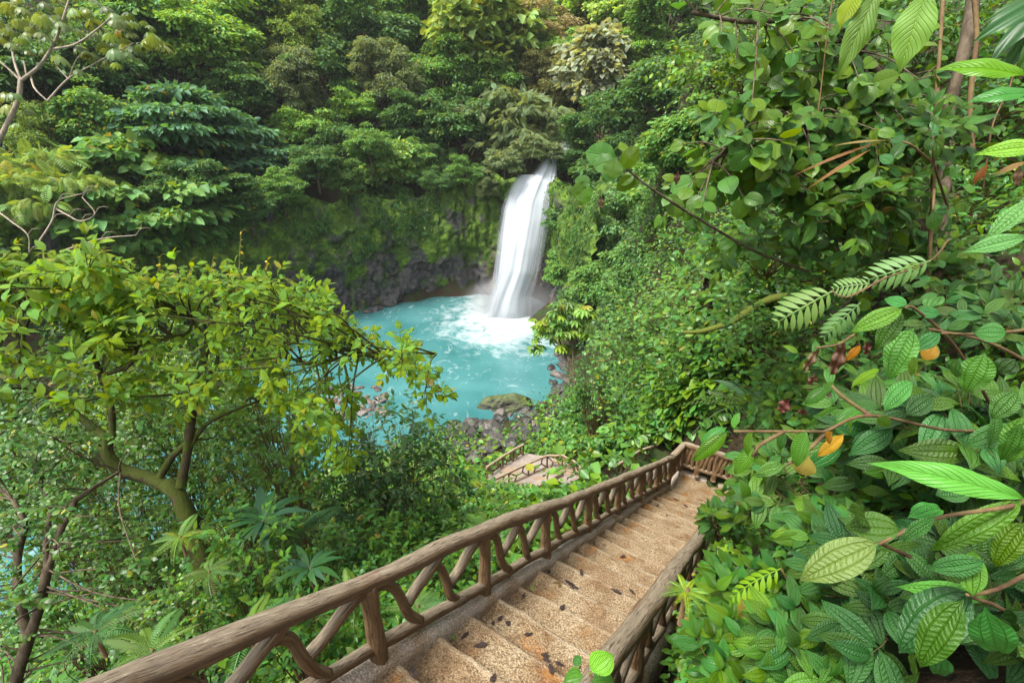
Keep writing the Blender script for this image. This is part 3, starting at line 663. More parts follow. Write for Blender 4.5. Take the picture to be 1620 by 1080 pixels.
# leaf litter on the steps
lt = leaf('ovate', .27, 8, 2, .3, .2, .12, .25)
LM = []
for c, nm in (((.05, .032, .028), 'wet'), ((.16, .10, .03), 'y'), ((.14, .20, .02), 'g')):
    f = Fol(); f.add(lt, (0, -.5, .03), (0, 1, 0), (0, 0, 1), 1, rnd=[.3]); m = f.mesh('leaf'); m.materials.append(leaf_mat('litter_' + nm, c, .35, .1, 'pin', .2)); LM.append(m)
rl = np.random.default_rng(5)
def litter(px, py, kind, size, label):
    r = ray(px, py); lat_ = r @ NV; best = None                         # meet the tread surface
    for t in np.linspace(1.5, 12, 4000):
        P = r * t; s = P @ HV; k = math.floor((s - S0) / RUN) + 1; z = (ZL(S0 + k * RUN) if k <= K1 else zl) + .012
        if P[2] <= z: best = np.array((P[0], P[1], z + .008)); break
    if best is None: return
    o = link('fallen_leaf', LM[kind]); o.location = best; o.scale = (size * .75, size * rl.uniform(.9, 1.4), size); o.rotation_euler = (rl.uniform(-.15, .15), rl.uniform(-.15, .15), rl.uniform(0, 6.3))
    tag(o, label, 'leaf', 'fallen leaves on the steps')
DK = 'dark wet fallen leaf lying on the concrete steps'
for px, py in ((655, 1062), (780, 985), (792, 978), (803, 984), (866, 1045), (872, 1058), (862, 1036), (885, 1050), (836, 1003), (780, 1072), (828, 942), (905, 925), (898, 920), (910, 930), (1000, 936), (975, 935), (1015, 800), (1030, 787), (920, 905), (868, 903), (760, 1020), (985, 880), (1040, 800), (1070, 790), (1085, 800), (1060, 775), (940, 860), (1055, 815), (735, 1005), (890, 960)):
    litter(px, py, 0, rl.uniform(.055, .12), DK)
for px, py, l in ((661, 1037, 'small yellow green fallen leaf on the lowest visible step by the left curb'), (717, 1007, 'dull green fallen leaf on the second step beside the left curb'), (842, 931, 'bright green fallen leaf on a middle step near the left curb'), (1052, 783, 'green fallen leaf just before the landing')):
    litter(px, py, 2, .085, l)
for px, py, l in ((880, 921, 'yellow fallen leaf in the damp patch on a middle step'), (885, 924, 'second yellow fallen leaf in the damp patch on a middle step')):
    litter(px, py, 1, .08, l)
# ------------------------------------------------------------------ tree prototypes (unit crown radius)
def crown_mesh(seed, tpl, nclump, nleaf, ls, hh=.8, rc=(.18, .32), flat=.55, zmin=-.35, layered=0, up=.65):
    g = np.random.default_rng(seed); f = Fol(); tb = Tubes(); C = []
    while len(C) < nclump:
        d = norm(g.normal(size=3))
        if d[2] < zmin: continue
        lob = 1 + .28 * math.sin(3 * math.atan2(d[1], d[0]) + seed) * math.cos(2 * d[2] + seed)
        c = d * g.uniform(.45, 1.0) ** .6 * lob * np.array((1, 1, hh)) * .85
        if layered: c[2] = round(c[2] * layered) / layered + g.normal() * .03
        C.append(c)
    for c in C:
        r = g.uniform(*rc); n = int(nleaf * g.uniform(.6, 1.4) * (r / np.mean(rc)) ** 2)
        d = norm(g.normal(size=(n, 3))); d[:, 2] = np.abs(d[:, 2]) * np.where(g.random(n) < .82, 1, -1)
        P = c + d * r * g.uniform(.45, 1.05, n)[:, None] * np.array((1, 1, flat))
        out = norm(np.r_[c[:2], .05]); D = d * np.array((1, 1, .2)) + out * .5 + g.normal(size=(n, 3)) * .35; D[:, 2] -= .25
        N = d * .5 + np.array((0, 0, up)) + g.normal(size=(n, 3)) * .38
        f.add(tpl, P, D, N, ls * g.uniform(.65, 1.3, n), g)
    return f.mesh('crown'), C
def trunk_mesh(seed, C, hh, r=.035, every=2):
    g = np.random.default_rng(seed + 99); tb = Tubes(); b = np.array((0, 0, -hh * 1.25))
    tb.add([b + (0, 0, -1.0), b, np.array((.04, -.03, -hh * .5)), np.array((0, .02, hh * .1))], [r * 1.3, r, r * .8, r * .4], 6, .15)
    for c in C[::every]:
        h0 = np.array((.02, 0, g.uniform(-hh * 1.0, -hh * .2))); m = (h0 + c) / 2 + np.array((0, 0, -.06)) + g.normal(size=3) * .06
        tb.add([h0, m, c * .97], [r * .45, r * .3, r * .10], 5, .12, caps=False)
    return tb.mesh('trunk')
LO = lo(.30, .3, .25); LON = lo(.17, .25, .35); LOW = lo(.40, .25, .3)
PAL = palmate(7, .2); PIN = pinnate(9, .20, .30, .35)
PROTO = {}
def proto(key, seed, tpl, ncl, nlf, ls, hh=.8, rc=(.18, .32), flat=.55, zmin=-.35, layered=0, bark='bark', r=.035, mat='far', every=2, up=.65):
    cm, C = crown_mesh(seed, tpl, ncl, nlf, ls, hh, rc, flat, zmin, layered, up); cm.materials.append(M[mat])
    tm = trunk_mesh(seed, C, hh, r, every); tm.materials.append(M[bark]); PROTO[key] = (cm, tm, hh)
proto('ball', 1, LO, 60, 190, .085, .85)
proto('ball2', 2, LO, 70, 170, .075, .95, zmin=-.6)
proto('ball3', 12, LOW, 55, 150, .10, .75)
proto('layer', 3, LO, 60, 190, .095, .75, (.22, .36), .26, -.5, 5)
proto('layer2', 4, LOW, 54, 150, .11, .8, (.24, .40), .22, -.5, 4)
proto('small', 5, LON, 80, 260, .065, .9, (.13, .25), .7, -.6)
proto('feather', 6, PIN, 60, 44, .19, .8, (.2, .34), .35, -.45, 5)
proto('palm', 7, PAL, 46, 24, .20, .75, (.2, .34), .4, -.3, 4)
proto('open', 8, LON, 30, 110, .075, .8, (.12, .22), .5, -.2, 0, 'palebark', .03, 'far', 1)
proto('broad', 9, lo(.34, .2, .3), 75, 70, .15, .95, (.2, .34), .7, -.7)
proto('vine', 10, LO, 70, 190, .075, 1.5, (.16, .28), .9, -.9)
TN = {}
def tree(name, key, px, py, rpx, color, label, t=None, lift=None, cat='tree', group='trees of the gorge forest', squash=1.0, rot=None, root=None, seed=[0]):
    seed[0] += 1; cm, tm, hh = PROTO[key]
    if t is None:
        t = hit(px, py, 0.0, 12)
        for _ in range(3): r = rpx * t / FPX; t = hit(px, py, r * (lift if lift is not None else .55), 12)
    r = rpx * t / FPX; c = at(px, py, t); zg = max(land(c[None])[0], POOLZ)
    if root: zg = c[2] - r * root
    rt = empty(name, (c[0], c[1], min(zg, c[2] - r * hh * .4))); tag(rt, label, cat, group)
    oc = link('crown', cm, None, rt); oc.location = c - np.array(rt.location); oc.scale = (r, r, r * squash)
    oc.rotation_euler = (0, 0, seed[0] * 2.4 if rot is None else rot)
    k = .7 + .0 * seed[0]; oc.color = (color[0] * 2.35, color[1] * 1.98, color[2] * 1.95, 1)
    ot = link('trunk', tm, None, rt); ot.location = oc.location; ot.rotation_euler = oc.rotation_euler
    dep = max(c[2] - zg, r * hh * 1.3) if not root else r * root; ot.scale = (r, r, max(r, dep / (hh * 1.25 + .9)) if not root else dep / (hh * 1.25 + .9))
    if ot.scale[2] > r * 1.02: ot.location = (oc.location[0], oc.location[1], oc.location[2])
    return rt
DG = (.030, .085, .022); MG = (.050, .130, .028); BG = (.075, .175, .030); YG = (.078, .150, .030); GG = (.065, .110, .048); LG = (.085, .18, .045); SG = (.085, .125, .070); BL = (.035, .105, .050); OL = (.075, .100, .034)
FT = [
 ('broadleaf_tree', 'layer', 298, 235, 112, BL, 'big blue green tree with layered boughs left of the mossy cliff'),
 ('broadleaf_tree', 'layer2', 225, 335, 118, MG, 'wide mid green tree with flat tiers of leaves low on the left'),
 ('feathery_tree', 'feather', 75, 335, 112, YG, 'pale yellow green feathery tree with bare twigs at the left edge'),
 ('vine_covered_tree', 'vine', 48, 225, 46, YG, 'yellowish vine draped bush below the pale bare branches at upper left'),
 ('broadleaf_tree', 'ball', 165, 205, 72, MG, 'small leaved green tree between the vine draped bush and the layered tree'),
 ('broadleaf_tree', 'ball2', 320, 75, 82, BG, 'fresh green rounded tree near the top, right of the pale branched tree'),
 ('broadleaf_tree', 'ball3', 240, 50, 75, MG, 'mid green tree behind the tips of the pale bare branches at the top'),
 ('broadleaf_tree', 'small', 475, 55, 66, YG, 'yellow green tree with a visible dark trunk near the top edge'),
 ('broadleaf_tree', 'small', 452, 145, 62, GG, 'greyish green tree below the yellow green one with the dark trunk'),
 ('broadleaf_tree', 'ball', 478, 210, 46, BG, 'light green leafy tree top hanging over the left end of the mossy cliff'),
 ('broadleaf_tree', 'ball2', 395, 20, 70, MG, 'tree at the top edge between fresh green and yellow green crowns'),
 ('broadleaf_tree', 'layer', 420, 265, 62, BL, 'dark tiered tree just left of the moss covered rock wall'),
 ('broadleaf_tree', 'ball3', 618, 268, 62, LG, 'bright rounded tree jutting out alone over the dark cliff'),
 ('broadleaf_tree', 'ball2', 658, 258, 40, MG, 'smaller green tree against the right side of the jutting bright tree'),
 ('broadleaf_tree', 'ball3', 622, 312, 34, MG, 'low green tree directly under the jutting bright tree'),
 ('broadleaf_tree', 'small', 620, 135, 62, GG, 'dusty grey green tree above the jutting bright tree'),
 ('broadleaf_tree', 'ball', 562, 175, 40, BG, 'little bright green tree left of the dusty grey green tree'),
 ('broadleaf_tree', 'ball2', 575, 60, 74, DG, 'dark green tree near the top centre left of the big sunny tree'),
 ('broadleaf_tree', 'broad', 770, 62, 92, (.095, .17, .04), 'largest sunny yellow green tree at the top centre above the fall'),
 ('broadleaf_tree', 'ball', 690, 25, 64, MG, 'mid green tree left of the largest sunny tree at the top'),
 ('broadleaf_tree', 'ball2', 700, 130, 58, MG, 'deep green tree below the largest sunny tree'),
 ('broadleaf_tree', 'ball', 730, 205, 62, DG, 'dark green tree left of the feathery tree over the lip'),
 ('feathery_tree', 'feather', 815, 215, 78, GG, 'feathery grey green tree leaning over the lip of the waterfall'),
 ('broadleaf_tree', 'small', 700, 265, 36, DG, 'small dark tree rooted on the cliff edge left of the fall'),
 ('bare_tree', 'open', 862, 52, 72, (.13, .14, .07), 'tan half bare tree with thin twigs at the top'),  # crown colour raised, the bright highlight above the fall is painted in
 ('broadleaf_tree', 'broad', 945, 125, 72, (.11, .155, .10), 'silvery leaved tree above and right of the waterfall'),
 ('broadleaf_tree', 'layer', 985, 45, 62, (.12, .22, .06), 'lime green tree at the top right of the gorge'),  # lime crown lightened too, part of the same painted highlight
 ('broadleaf_tree', 'ball', 1010, 92, 46, BG, 'bright tree tucked between the lime tree and the near leaves'),
 ('broadleaf_tree', 'small', 868, 140, 52, OL, 'olive tree hung with dead vines above the waterfall lip'),
 ('broadleaf_tree', 'ball2', 955, 205, 58, DG, 'dark tree right of the upper cascade'),
 ('broadleaf_tree', 'ball', 780, 140, 50, MG, 'mid green tree between the sunny tree and the feathery one'),
 ('broadleaf_tree', 'ball3', 940, 15, 60, BG, 'light green tree at the top edge right of the tan bare tree'),
 ('broadleaf_tree', 'ball2', 505, 120, 58, DG, 'dark tree between the grey green crown and the dusty one'),
 ('broadleaf_tree', 'ball', 150, 120, 70, DG, 'dark tree behind the pale bare branches'),
 ('broadleaf_tree', 'ball2', 375, 150, 60, DG, 'shady dark tree above the layered blue green tree'),
 ('broadleaf_tree', 'ball3', 40, 120, 70, DG, 'dark tree at the left edge behind the pale trunk'),
 ('broadleaf_tree', 'ball', 1055, 150, 70, DG, 'dark tree behind the near leaves right of the silvery tree'),
 ('broadleaf_tree', 'ball2', 1060, 30, 70, MG, 'green tree at the top behind the overhanging near branch'),
 ('broadleaf_tree', 'ball2', 650, 195, 46, DG, 'shady tree in the hollow left of the feathery tree'),
 ('broadleaf_tree', 'ball', 535, 235, 48, DG, 'dark tree over the brown overhang of the cliff'),
 ('broadleaf_tree', 'ball', 880, 95, 50, BG, 'green tree below the tan half bare tree'),
 ('broadleaf_tree', 'ball2', 505, 15, 60, MG, 'green tree at the top edge right of the dark trunk'),
 ('broadleaf_tree', 'small', 620, 20, 56, MG, 'small leaved green tree at the top edge above the dusty tree'),
 ('broadleaf_tree', 'ball', 1100, 240, 80, MG, 'green tree deep behind the near hanging branches'),
]
for nm, key, px, py, r, c, lab in FT: tree(nm, key, px, py, r * 1.10, c, lab)
# trees and bushes over the cliff edge
cz = np.c_[bp, np.full(NU, -6.0)]; cf = cz[:, 1] * CP - cz[:, 2] * SP; cx = 810 + FPX * cz[:, 0] / cf; co_ = np.argsort(cx)
ET = [(300, 310, 60, 'ball2', DG, 'dark bush at the far left foot of the forest wall behind the layered tree'), (345, 300, 50, 'layer', DG, 'dark low tree at the left end of the cliff edge'), (395, 330, 44, 'ball', DG, 'dark bush sagging over the left part of the cliff'), (445, 300, 40, 'ball2', MG, 'green bush over the moss left of the brown overhang'),
      (500, 262, 42, 'ball', DG, 'dark bush above the brown overhang of the cliff'), (545, 285, 36, 'ball2', (.035, .09, .02), 'vine draped bush left of the jutting bright tree'), (690, 292, 30, 'ball', DG, 'dark bush on the cliff edge right of the jutting bright tree'),
      (735, 275, 32, 'ball2', MG, 'green bush on the cliff edge under the feathery tree'), (770, 300, 22, 'small', GG, 'grey green bush beside the left rim of the waterfall'), (585, 235, 40, 'ball', MG, 'green bush behind the jutting bright tree'),
      (798, 262, 32, 'feather', GG, 'feathery bush drooping over the left rim of the waterfall'), (872, 244, 22, 'feather', GG, 'small feathery bough over the right side of the waterfall lip'), (842, 238, 30, 'feather', GG, 'feathery bough drooping in front of the waterfall lip')]
for px, py, r, key, c, lab in ET: tree('cliff_edge_tree', key, px, py, r, c, lab, 70.3 if px > 790 else np.interp(px, cx[co_], cf[co_]) - .3, cat='tree', group='trees along the cliff edge', root=1.0 if px < 790 else .6)
# bank right of the fall
BT = [
 ('broadleaf_tree', 'ball', 925, 352, 66, DG, 'dark leafy tree clinging to the rock right of the waterfall', 66),
 ('broadleaf_tree', 'ball2', 1000, 372, 84, (.06, .145, .05), 'pale misty green tree mass on the right bank above the pool', 56),
 ('broadleaf_tree', 'ball', 905, 425, 46, MG, 'lower green tree reaching over the right edge of the fall', 64),
 ('broadleaf_tree', 'small', 1045, 440, 84, (.06, .15, .045), 'fine leaved tree on the right bank behind the glossy shrub', 42),
 ('broadleaf_tree', 'ball', 960, 455, 60, MG, 'green tree on the right bank behind the little umbrella tree', 52),
 ('broadleaf_tree', 'ball2', 985, 290, 80, DG, 'dark tree above the misty green mass on the right bank', 70),
 ('broadleaf_tree', 'ball', 1075, 330, 90, MG, 'mid green tree on the right bank behind the near heart leaves', 48),
 ('broadleaf_tree', 'vine', 905, 500, 36, DG, 'dark vine covered tree at the right rim of the pool', 56),
 ('broadleaf_tree', 'ball', 905, 262, 40, DG, 'dark tree hanging beside the right edge of the waterfall lip', 76),
]
for nm, key, px, py, r, c, lab, t in BT: tree(nm, key, px, py, r, c, lab, t)

# forest undergrowth on the far slopes (nobody could count it)
g = np.random.default_rng(77)
def scatter_far(n, xr, yr, cond, tpl, ls, seed, color, label, name='undergrowth', hmax=2.2):
    g = np.random.default_rng(seed); P = np.c_[g.uniform(*xr, n), g.uniform(*yr, n)]; z = land(P); k = cond(P, z); P, z = P[k], z[k]
    h = g.uniform(.1, hmax, len(P)); m = 26; f = Fol()
    d = norm(g.normal(size=(len(P), m, 3))); d[..., 2] = abs(d[..., 2]); r = g.uniform(.5, 1.3, len(P))
    Q = np.c_[P, z + h][:, None] + d * r[:, None, None] * np.array((1, 1, .7)); Q = Q.reshape(-1, 3); d = d.reshape(-1, 3)
    D = d * np.array((1, 1, .2)) + g.normal(size=d.shape) * .4; D[:, 2] -= .25; N = d * .5 + np.array((0, -.2, .6)) + g.normal(size=d.shape) * .4
    f.add(tpl, Q, D, N, ls * g.uniform(.6, 1.4, len(Q)), g); o = f.build(name, M['far'])
    o.color = (*color, 1); tag(o, label, kind='stuff'); return o
def near_cliff(P): return ((P[:, None] - bp[None, ::8]) ** 2).sum(-1).min(1) ** .5
scatter_far(6500, (-75, 60), (66, 135), lambda P, z: (z > -7) & ~((abs(P[:, 0] - 4.5) < 3.2) & (P[:, 1] < 92)), LO, .42, 1, (.065, .15, .034), 'dark green undergrowth covering the slope above the cliff')
scatter_far(2600, (-75, -30), (20, 75), lambda P, z: (z > POOLZ + .3), LO, .40, 2, (.045, .115, .026), 'dark undergrowth on the far left bank of the stream')
scatter_far(1500, (8, 32), (38, 75), lambda P, z: z > POOLZ + .6, LO, .34, 3, (.05, .125, .03), 'dark undergrowth on the right bank of the pool')
scatter_far(900, (3.5, 20), (13, 46), lambda P, z: (z > -21) & (P[:, 0] > 4.4 + (P[:, 1] < 24) * 4.5), LO, .20, 4, (.055, .14, .03), 'green undergrowth on the hillside above the landing', hmax=1.3)
# hanging vines and ferns on the cliff face
f = Fol(); n = 3000; iu = g.integers(40, NU - 5, n); ih = (g.random(n) ** .7 * (NW - 30)).astype(int) + 28
cg = cV.reshape(NU, NW, 3); pp = cg[iu, ih]; msk = fbm(np.c_[bq[iu] * .16, hh[ih] * .12, np.zeros(n)], 3, 61) + (hh[ih] - 13.5) * .11 > .12
msk &= ~((abs(pp[:, 0] - 2.2) < 5.2) & (pp[:, 1] > 70)); iu, ih, pp = iu[msk], ih[msk], pp[msk]; nv = np.c_[nr[iu], np.zeros(len(iu))]
for k in range(7):
    j = g.normal(size=pp.shape) * .35
    f.add(LO, pp + nv * g.uniform(.05, .5, len(pp))[:, None] + j, nv * .5 + np.array((0, 0, -.8)) + g.normal(size=pp.shape) * .4, nv + np.array((0, 0, .6)) + g.normal(size=pp.shape) * .3, g.uniform(.22, .5, len(pp)), g)
o = f.build('creeper_foliage', M['far']); o.color = (.06, .15, .03, 1); tag(o, 'dark leafy creepers hanging on the mossy cliff face', kind='stuff')
# ------------------------------------------------------------------ plant builder
UPV = np.array((0, 0, 1.0))
L = {
 'small': leaf('ovate', .26, 4, 1, .3, .25), 'obov': leaf('obov', .24, 5, 1, .25, .2), 'lance': leaf('lance', .16, 5, 1, .3, .35),
 'mel': leaf('ovate', .20, 10, 3, .32, .34, .06), 'melL': leaf('toothed', .20, 16, 4, .32, .36, .05, .02), 'round': leaf('round', .36, 10, 3, .25, .22, .10, .02), 'heart': leaf('heart', .36, 10, 3, .25, .28, .10, .015),
 'big': leaf('lance', .24, 18, 4, .35, .35, .04, .06), 'strap': leaf('lance', .09, 10, 2, .3, .55, .0), 'tiny': lo(.24, .3, .2)}
FERN = pinnate(22, .15, .17, .6, lo(.10, .1, .1), 70); FERNC = pinnate(10, .3, .34, .45, leaf('lance', .13, 4, 1, .1, .15), 55)
def stemline(g, a, d, ln, bend, n=6):
    d = norm(np.asarray(d, float)); p = [np.asarray(a, float)]
    for k in range(n): d = norm(d + np.asarray(bend) / n + g.normal(size=3) * .09); p.append(p[-1] + d * ln / n)
    return np.array(p)
def leaves_along(f, g, line, T, size, gap, opp=True, start=.25, droop=.25, spread=1.0, face=(0, -.25, .9), tip=True, upn=.9):
    seg = np.linalg.norm(np.diff(line, axis=0), axis=1); d = np.concatenate([[0], np.cumsum(seg)]); n = max(1, int(d[-1] * (1 - start) / gap))
    q = d[-1] * (start + (1 - start) * (np.arange(n) + .5) / n); P = np.stack([np.interp(q, d, line[:, k]) for k in range(3)], 1)
    Td = norm(np.stack([np.interp(q, d, np.gradient(line[:, k])) for k in range(3)], 1)); S = norm(np.cross(Td, UPV) + 1e-6); B = np.cross(S, Td)
    ph = np.arange(n) * (R(90) if opp else R(137)) * .5 + g.random() * .6
    for sg in ((1, -1) if opp else (1,)):
        a = (ph * (1 if opp else 2))[:, None]; side = (S * np.cos(a) + B * np.sin(a) * .5) * sg
        D = side * spread + Td * .55 + g.normal(size=(n, 3)) * .22; D[:, 2] -= droop
        N = np.array(face) + g.normal(size=(n, 3)) * .26 + Td * .1
        f.add(T, P, D, N, size * g.uniform(.65, 1.15, n) * (1 - .25 * (q / d[-1]) ** 3), g)
    if tip:
        for k in range(3): f.add(T, line[-1:], norm(line[-1] - line[-2]) + g.normal(size=3) * .5 - UPV * droop * .5, np.array(face) + g.normal(size=3) * .2, size * g.uniform(.5, .85), g)
def shrub(name, px, py, t, rpx, label, color, T='small', mat='mid', size=.10, n=26, gap=.06, opp=True, droop=.25, cat='shrub', group=None, seed=0, hgt=1.0, base=None, stemmat='stem', stemr=.010, flatz=.8, sub=3, up=.5, twig=.5, rise=0.0):
    """n twigs from the base out to a crown of radius rpx round the pixel"""
    g = np.random.default_rng(seed * 13 + 5); c = at(px, py, t); r = rpx * t / FPX
    if px > 985 and base is None:
        th = min(hit(px, py + .45 * rpx), t + 2.2 * r + .3); base = at(px, py + .45 * rpx, max(th, t + .3 * r))
    b = np.array(base) if base is not None else np.array((c[0] + g.normal() * .1, c[1] + r * .15, 0))
    if base is None: b[2] = min(land(b[None])[0] - .03, c[2] - r * .3); b[2] = max(b[2], c[2] - 3.2 * r - .3)
    rt = empty(name, b); tag(rt, label, cat, group); f = Fol(); tb = Tubes(); T_ = L[T] if isinstance(T, str) else T
    for i in range(n):
        d = norm(g.normal(size=3)); d[2] = abs(d[2]) * .9 - .25; e = c + d * r * g.uniform(.35, 1.0) * np.array((1, 1, flatz)) - b
        m = e * .55 + np.array((0, 0, .12 * r)) + g.normal(size=3) * r * .10; o0 = g.normal(size=3) * np.array((.05, .05, 0)) * r
        ln = np.array([o0, e * .28 + o0 * .5 + g.normal(size=3) * r * .05, m, e])
        tb.add(ln, np.array((1.5, 1.15, .8, .3)) * stemr, 5, r * .25, caps=False)
        out = norm(e - (c - b) + UPV * .15)
        for k in range(sub):
            a = m + (e - m) * g.uniform(.1, 1); tw = stemline(g, a, out + g.normal(size=3) * .55 + UPV * up * .4, r * twig * g.uniform(.6, 1.2), -UPV * .25)
            tb.add(tw, [stemr * .45, stemr * .35, stemr * .3, stemr * .25, stemr * .2, stemr * .15, stemr * .1], 4, None, caps=False)
            leaves_along(f, g, tw, T_, size, gap, opp, .15, droop * (1.6 if px > 985 and t < 6 else 1), face=(-.15, -.60, .62) if px > 985 and t < 6 else (0, -.25, .9))
    o = f.build('foliage', M[mat], rt); o.color = (*color, 1); tb.build('stem', M[stemmat], rt)
    return rt
def vine(name, pts, label, color, T, mat, size, gap, seed, opp=True, droop=.3, r=.008, cat='branch', stemmat='stem', side=0, sublen=.35, face=(0, -.35, .85), start=.1, group=None):
    """a leafy branch along pixel points (px, py, t)"""
    g = np.random.default_rng(seed * 7 + 3); W = np.array([at(*p) for p in pts]); rt = empty(name, W[0]); tag(rt, label, cat, group); f = Fol(); tb = Tubes(); W = W - W[0]
    tb.add(W, np.linspace(1.3, .5, len(W)) * r, 7, .05, .05, seed)
    T_ = L[T] if isinstance(T, str) else T
    leaves_along(f, g, W, T_, size, gap, opp, start, droop, face=face)
    d = np.concatenate([[0], np.cumsum(np.linalg.norm(np.diff(W, axis=0), axis=1))])
    for k in range(side):
        q = d[-1] * g.uniform(.15, .98); a = np.array([np.interp(q, d, W[:, j]) for j in range(3)]); dr = norm(W[-1] - W[0])
        tw = stemline(g, a, dr * .5 + g.normal(size=3) * .8, sublen * g.uniform(.6, 1.3), -UPV * .5); tb.add(tw, np.linspace(.6, .2, len(tw)) * r, 5, None, caps=False)
        leaves_along(f, g, tw, T_, size, gap, opp, .15, droop, face=face)
    o = f.build('foliage', M[mat], rt); o.color = (*color, 1); tb.build('stem', M[stemmat], rt)
    return rt
def hero(f, bx, by, tx, ty, wpx, t, T, g, dt=0.0, roll=0.0, lift=.75, rnd=None):
    B = at(bx, by, t); E = at(tx, ty, t + dt); D = E - B; ln = np.linalg.norm(D); V, F, U = T
    V = V.copy(); w0 = abs(V[:, 0]).max(); V[:, 0] *= (wpx * .5 * t / FPX / ln) / w0 * .84
    toc = norm(-(B + E) / 2); X = norm(np.cross(D, toc)); N = toc * lift + UPV * (1 - lift) + X * roll + g.normal(size=3) * .12
    f.add((V, F, U), B, D, N, ln, g, rnd=None if rnd is None else [rnd])
def frond_plant(name, px, py, t, ln, n, label, color, T=None, seed=0, arch=.5, mat='fern', cat='fern', group=None, tilt=.45, face=None):
    g = np.random.default_rng(seed + 900); b = at(px, py, t); rt = empty(name, b); tag(rt, label, cat, group); f = Fol()
    for k in range(n):
        a = 2 * math.pi * (k + g.random() * .6) / n; D = np.array((math.cos(a), math.sin(a), tilt * g.uniform(.5, 1.3)))
        f.add(T or FERN, (0, 0, 0), D, UPV + g.normal(size=3) * .15 - np.array((math.cos(a), math.sin(a), 0)) * .5, ln * g.uniform(.75, 1.2), g)
    o = f.build('fronds', M[mat], rt); o.color = (*color, 1)
    tb = Tubes(); tb.add([(0, 0, -.25), (0, 0, -.05), (0.01, 0, .02)], [.016, .014, .01], 6); tb.build('stem', M['stem'], rt); return rt

# ------------------------------------------------------------------ near slope ground cover
g = np.random.default_rng(31)
def in_stairs(P, m=0.15):
    s = P[:, :2] @ HV[:2]; l = P[:, :2] @ NV[:2]; return (s > -3) & (s < 10.6) & (l < 2.15 + m) & (l > .42 - m)
LAND_C = at(850, 742, 25.0)[:2]
def on_path(P): 
    d = P[:, :2] - LAND_C; return (abs(d[:, 0]) < 2.7) & (abs(d[:, 1]) < 2.6)
def cover(n, pxr, pyr, tpl, ls, hmax, m, color, label, seed, mat='mid', name='ground_cover', rad=.28, cond=None, tmax=60):
    g = np.random.default_rng(seed); px = g.uniform(*pxr, n); py = g.uniform(*pyr, n); u = (px - 810) / FPX; v = -(py - 540) / FPX
    r = np.stack([u, CP + v * SP, -SP + v * CP], 1); t = np.full(n, np.nan); tt = 1.2 * (tmax / 1.2) ** np.linspace(0, 1, 130)
    alive = np.ones(n, bool); t0_ = np.full(n, 1.2)
    for q in tt:
        ia = np.nonzero(alive)[0]
        if not len(ia): break
        P = r[ia] * q; b = P[:, 2] < land(P); t[ia[b]] = q; alive[ia[b]] = False; t0_[alive] = q
    k = ~np.isnan(t); r, lo_, hi_ = r[k], t0_[k], t[k]
    for _ in range(8):
        mid = (lo_ + hi_) / 2; P = r * mid[:, None]; b = P[:, 2] < land(P); hi_ = np.where(b, mid, hi_); lo_ = np.where(b, lo_, mid)
    P = r * hi_[:, None]; e = .25; gx = (land0(P + (e, 0, 0)) - land0(P - (e, 0, 0))) / (2 * e); gy = (land0(P + (0, e, 0)) - land0(P - (0, e, 0))) / (2 * e)
    nn_ = norm(np.stack([-gx, -gy, np.ones(len(P))], 1)); steep = nn_[:, 2] < .6; z = np.where(steep, P[:, 2], land(P))
    k = (z > POOLZ + .25) & ~in_stairs(P) & ~on_path(P)
    if cond is not None: k &= cond(P)
    P = np.c_[P[k][:, :2], z[k]]; nn_ = norm(nn_[k] + np.array((0, 0, .4))); dist = np.linalg.norm(P, axis=1); sc = np.clip(dist / 9, .55, 1.9)
    d = norm(g.normal(size=(len(P), m, 3))); d[..., 2] = abs(d[..., 2]); h = g.uniform(.05, hmax, (len(P), m))
    Q = P[:, None] + nn_[:, None] * (h * sc[:, None])[..., None] + d * (rad * sc)[:, None, None] * np.array((1, 1, .4)); Q = Q.reshape(-1, 3); d = d.reshape(-1, 3); nq = np.repeat(nn_, m, 0)
    zf = Q[:, 1] * CP - Q[:, 2] * SP; qx = 810 + FPX * Q[:, 0] / zf; qy = 540 - FPX * (Q[:, 1] * SP + Q[:, 2] * CP) / zf
    clear = ((qx > 768) & (qx < 928) & (qy > 698) & (qy < 765)) | ((qx > 935) & (qx < 1085) & (qy > 695) & (qy < 747 - (qx - 1000) * .15))
    shore = (qx > 735) & (qx < 852) & (qy > 640) & (qy < 712 - (qx - 800) * .35) & (zf > 22); kk = ~in_stairs(Q, .02) & ~(shore & (g.random(len(Q)) < .75)) & ~(clear & (zf < 26.5) & (g.random(len(Q)) < .84)); Q, d, nq = Q[kk], d[kk], nq[kk]; scq = np.repeat(sc, m)[kk]
    D = d * np.array((1, 1, .1)) + nq * .2 + g.normal(size=d.shape) * .3; D[:, 2] -= .3; N = nq * .7 + np.array((0, -.15, .35)) + d * .35 + g.normal(size=d.shape) * .3
    f = Fol(); f.add(tpl, Q, D, N, ls * scq * g.uniform(.6, 1.4, len(Q)), g); o = f.build(name, M[mat]); o.color = (*color, 1); tag(o, label, kind='stuff')
cover(3800, (-60, 1180), (640, 1100), L['small'], .15, .55, 9, (.07, .185, .030), 'bright green low leafy ground cover on the slope below the railing', 1)
cover(2600, (-60, 1180), (620, 1100), L['tiny'], .10, .9, 14, (.045, .13, .028), 'darker fine leaved ground cover between the bushes on the slope', 2)
cover(1100, (560, 1180), (640, 900), lo(.42, .2, .3), .20, .6, 7, (.10, .22, .04), 'pale broad leaved ground cover above the lower path', 3)
cover(1500, (1000, 1660), (0, 1100), L['mel'], .14, .5, 9, (.05, .15, .022), 'green leafy ground cover on the hillside right of the staircase', 4, cond=lambda P: np.linalg.norm(P, axis=1) > 3.6)
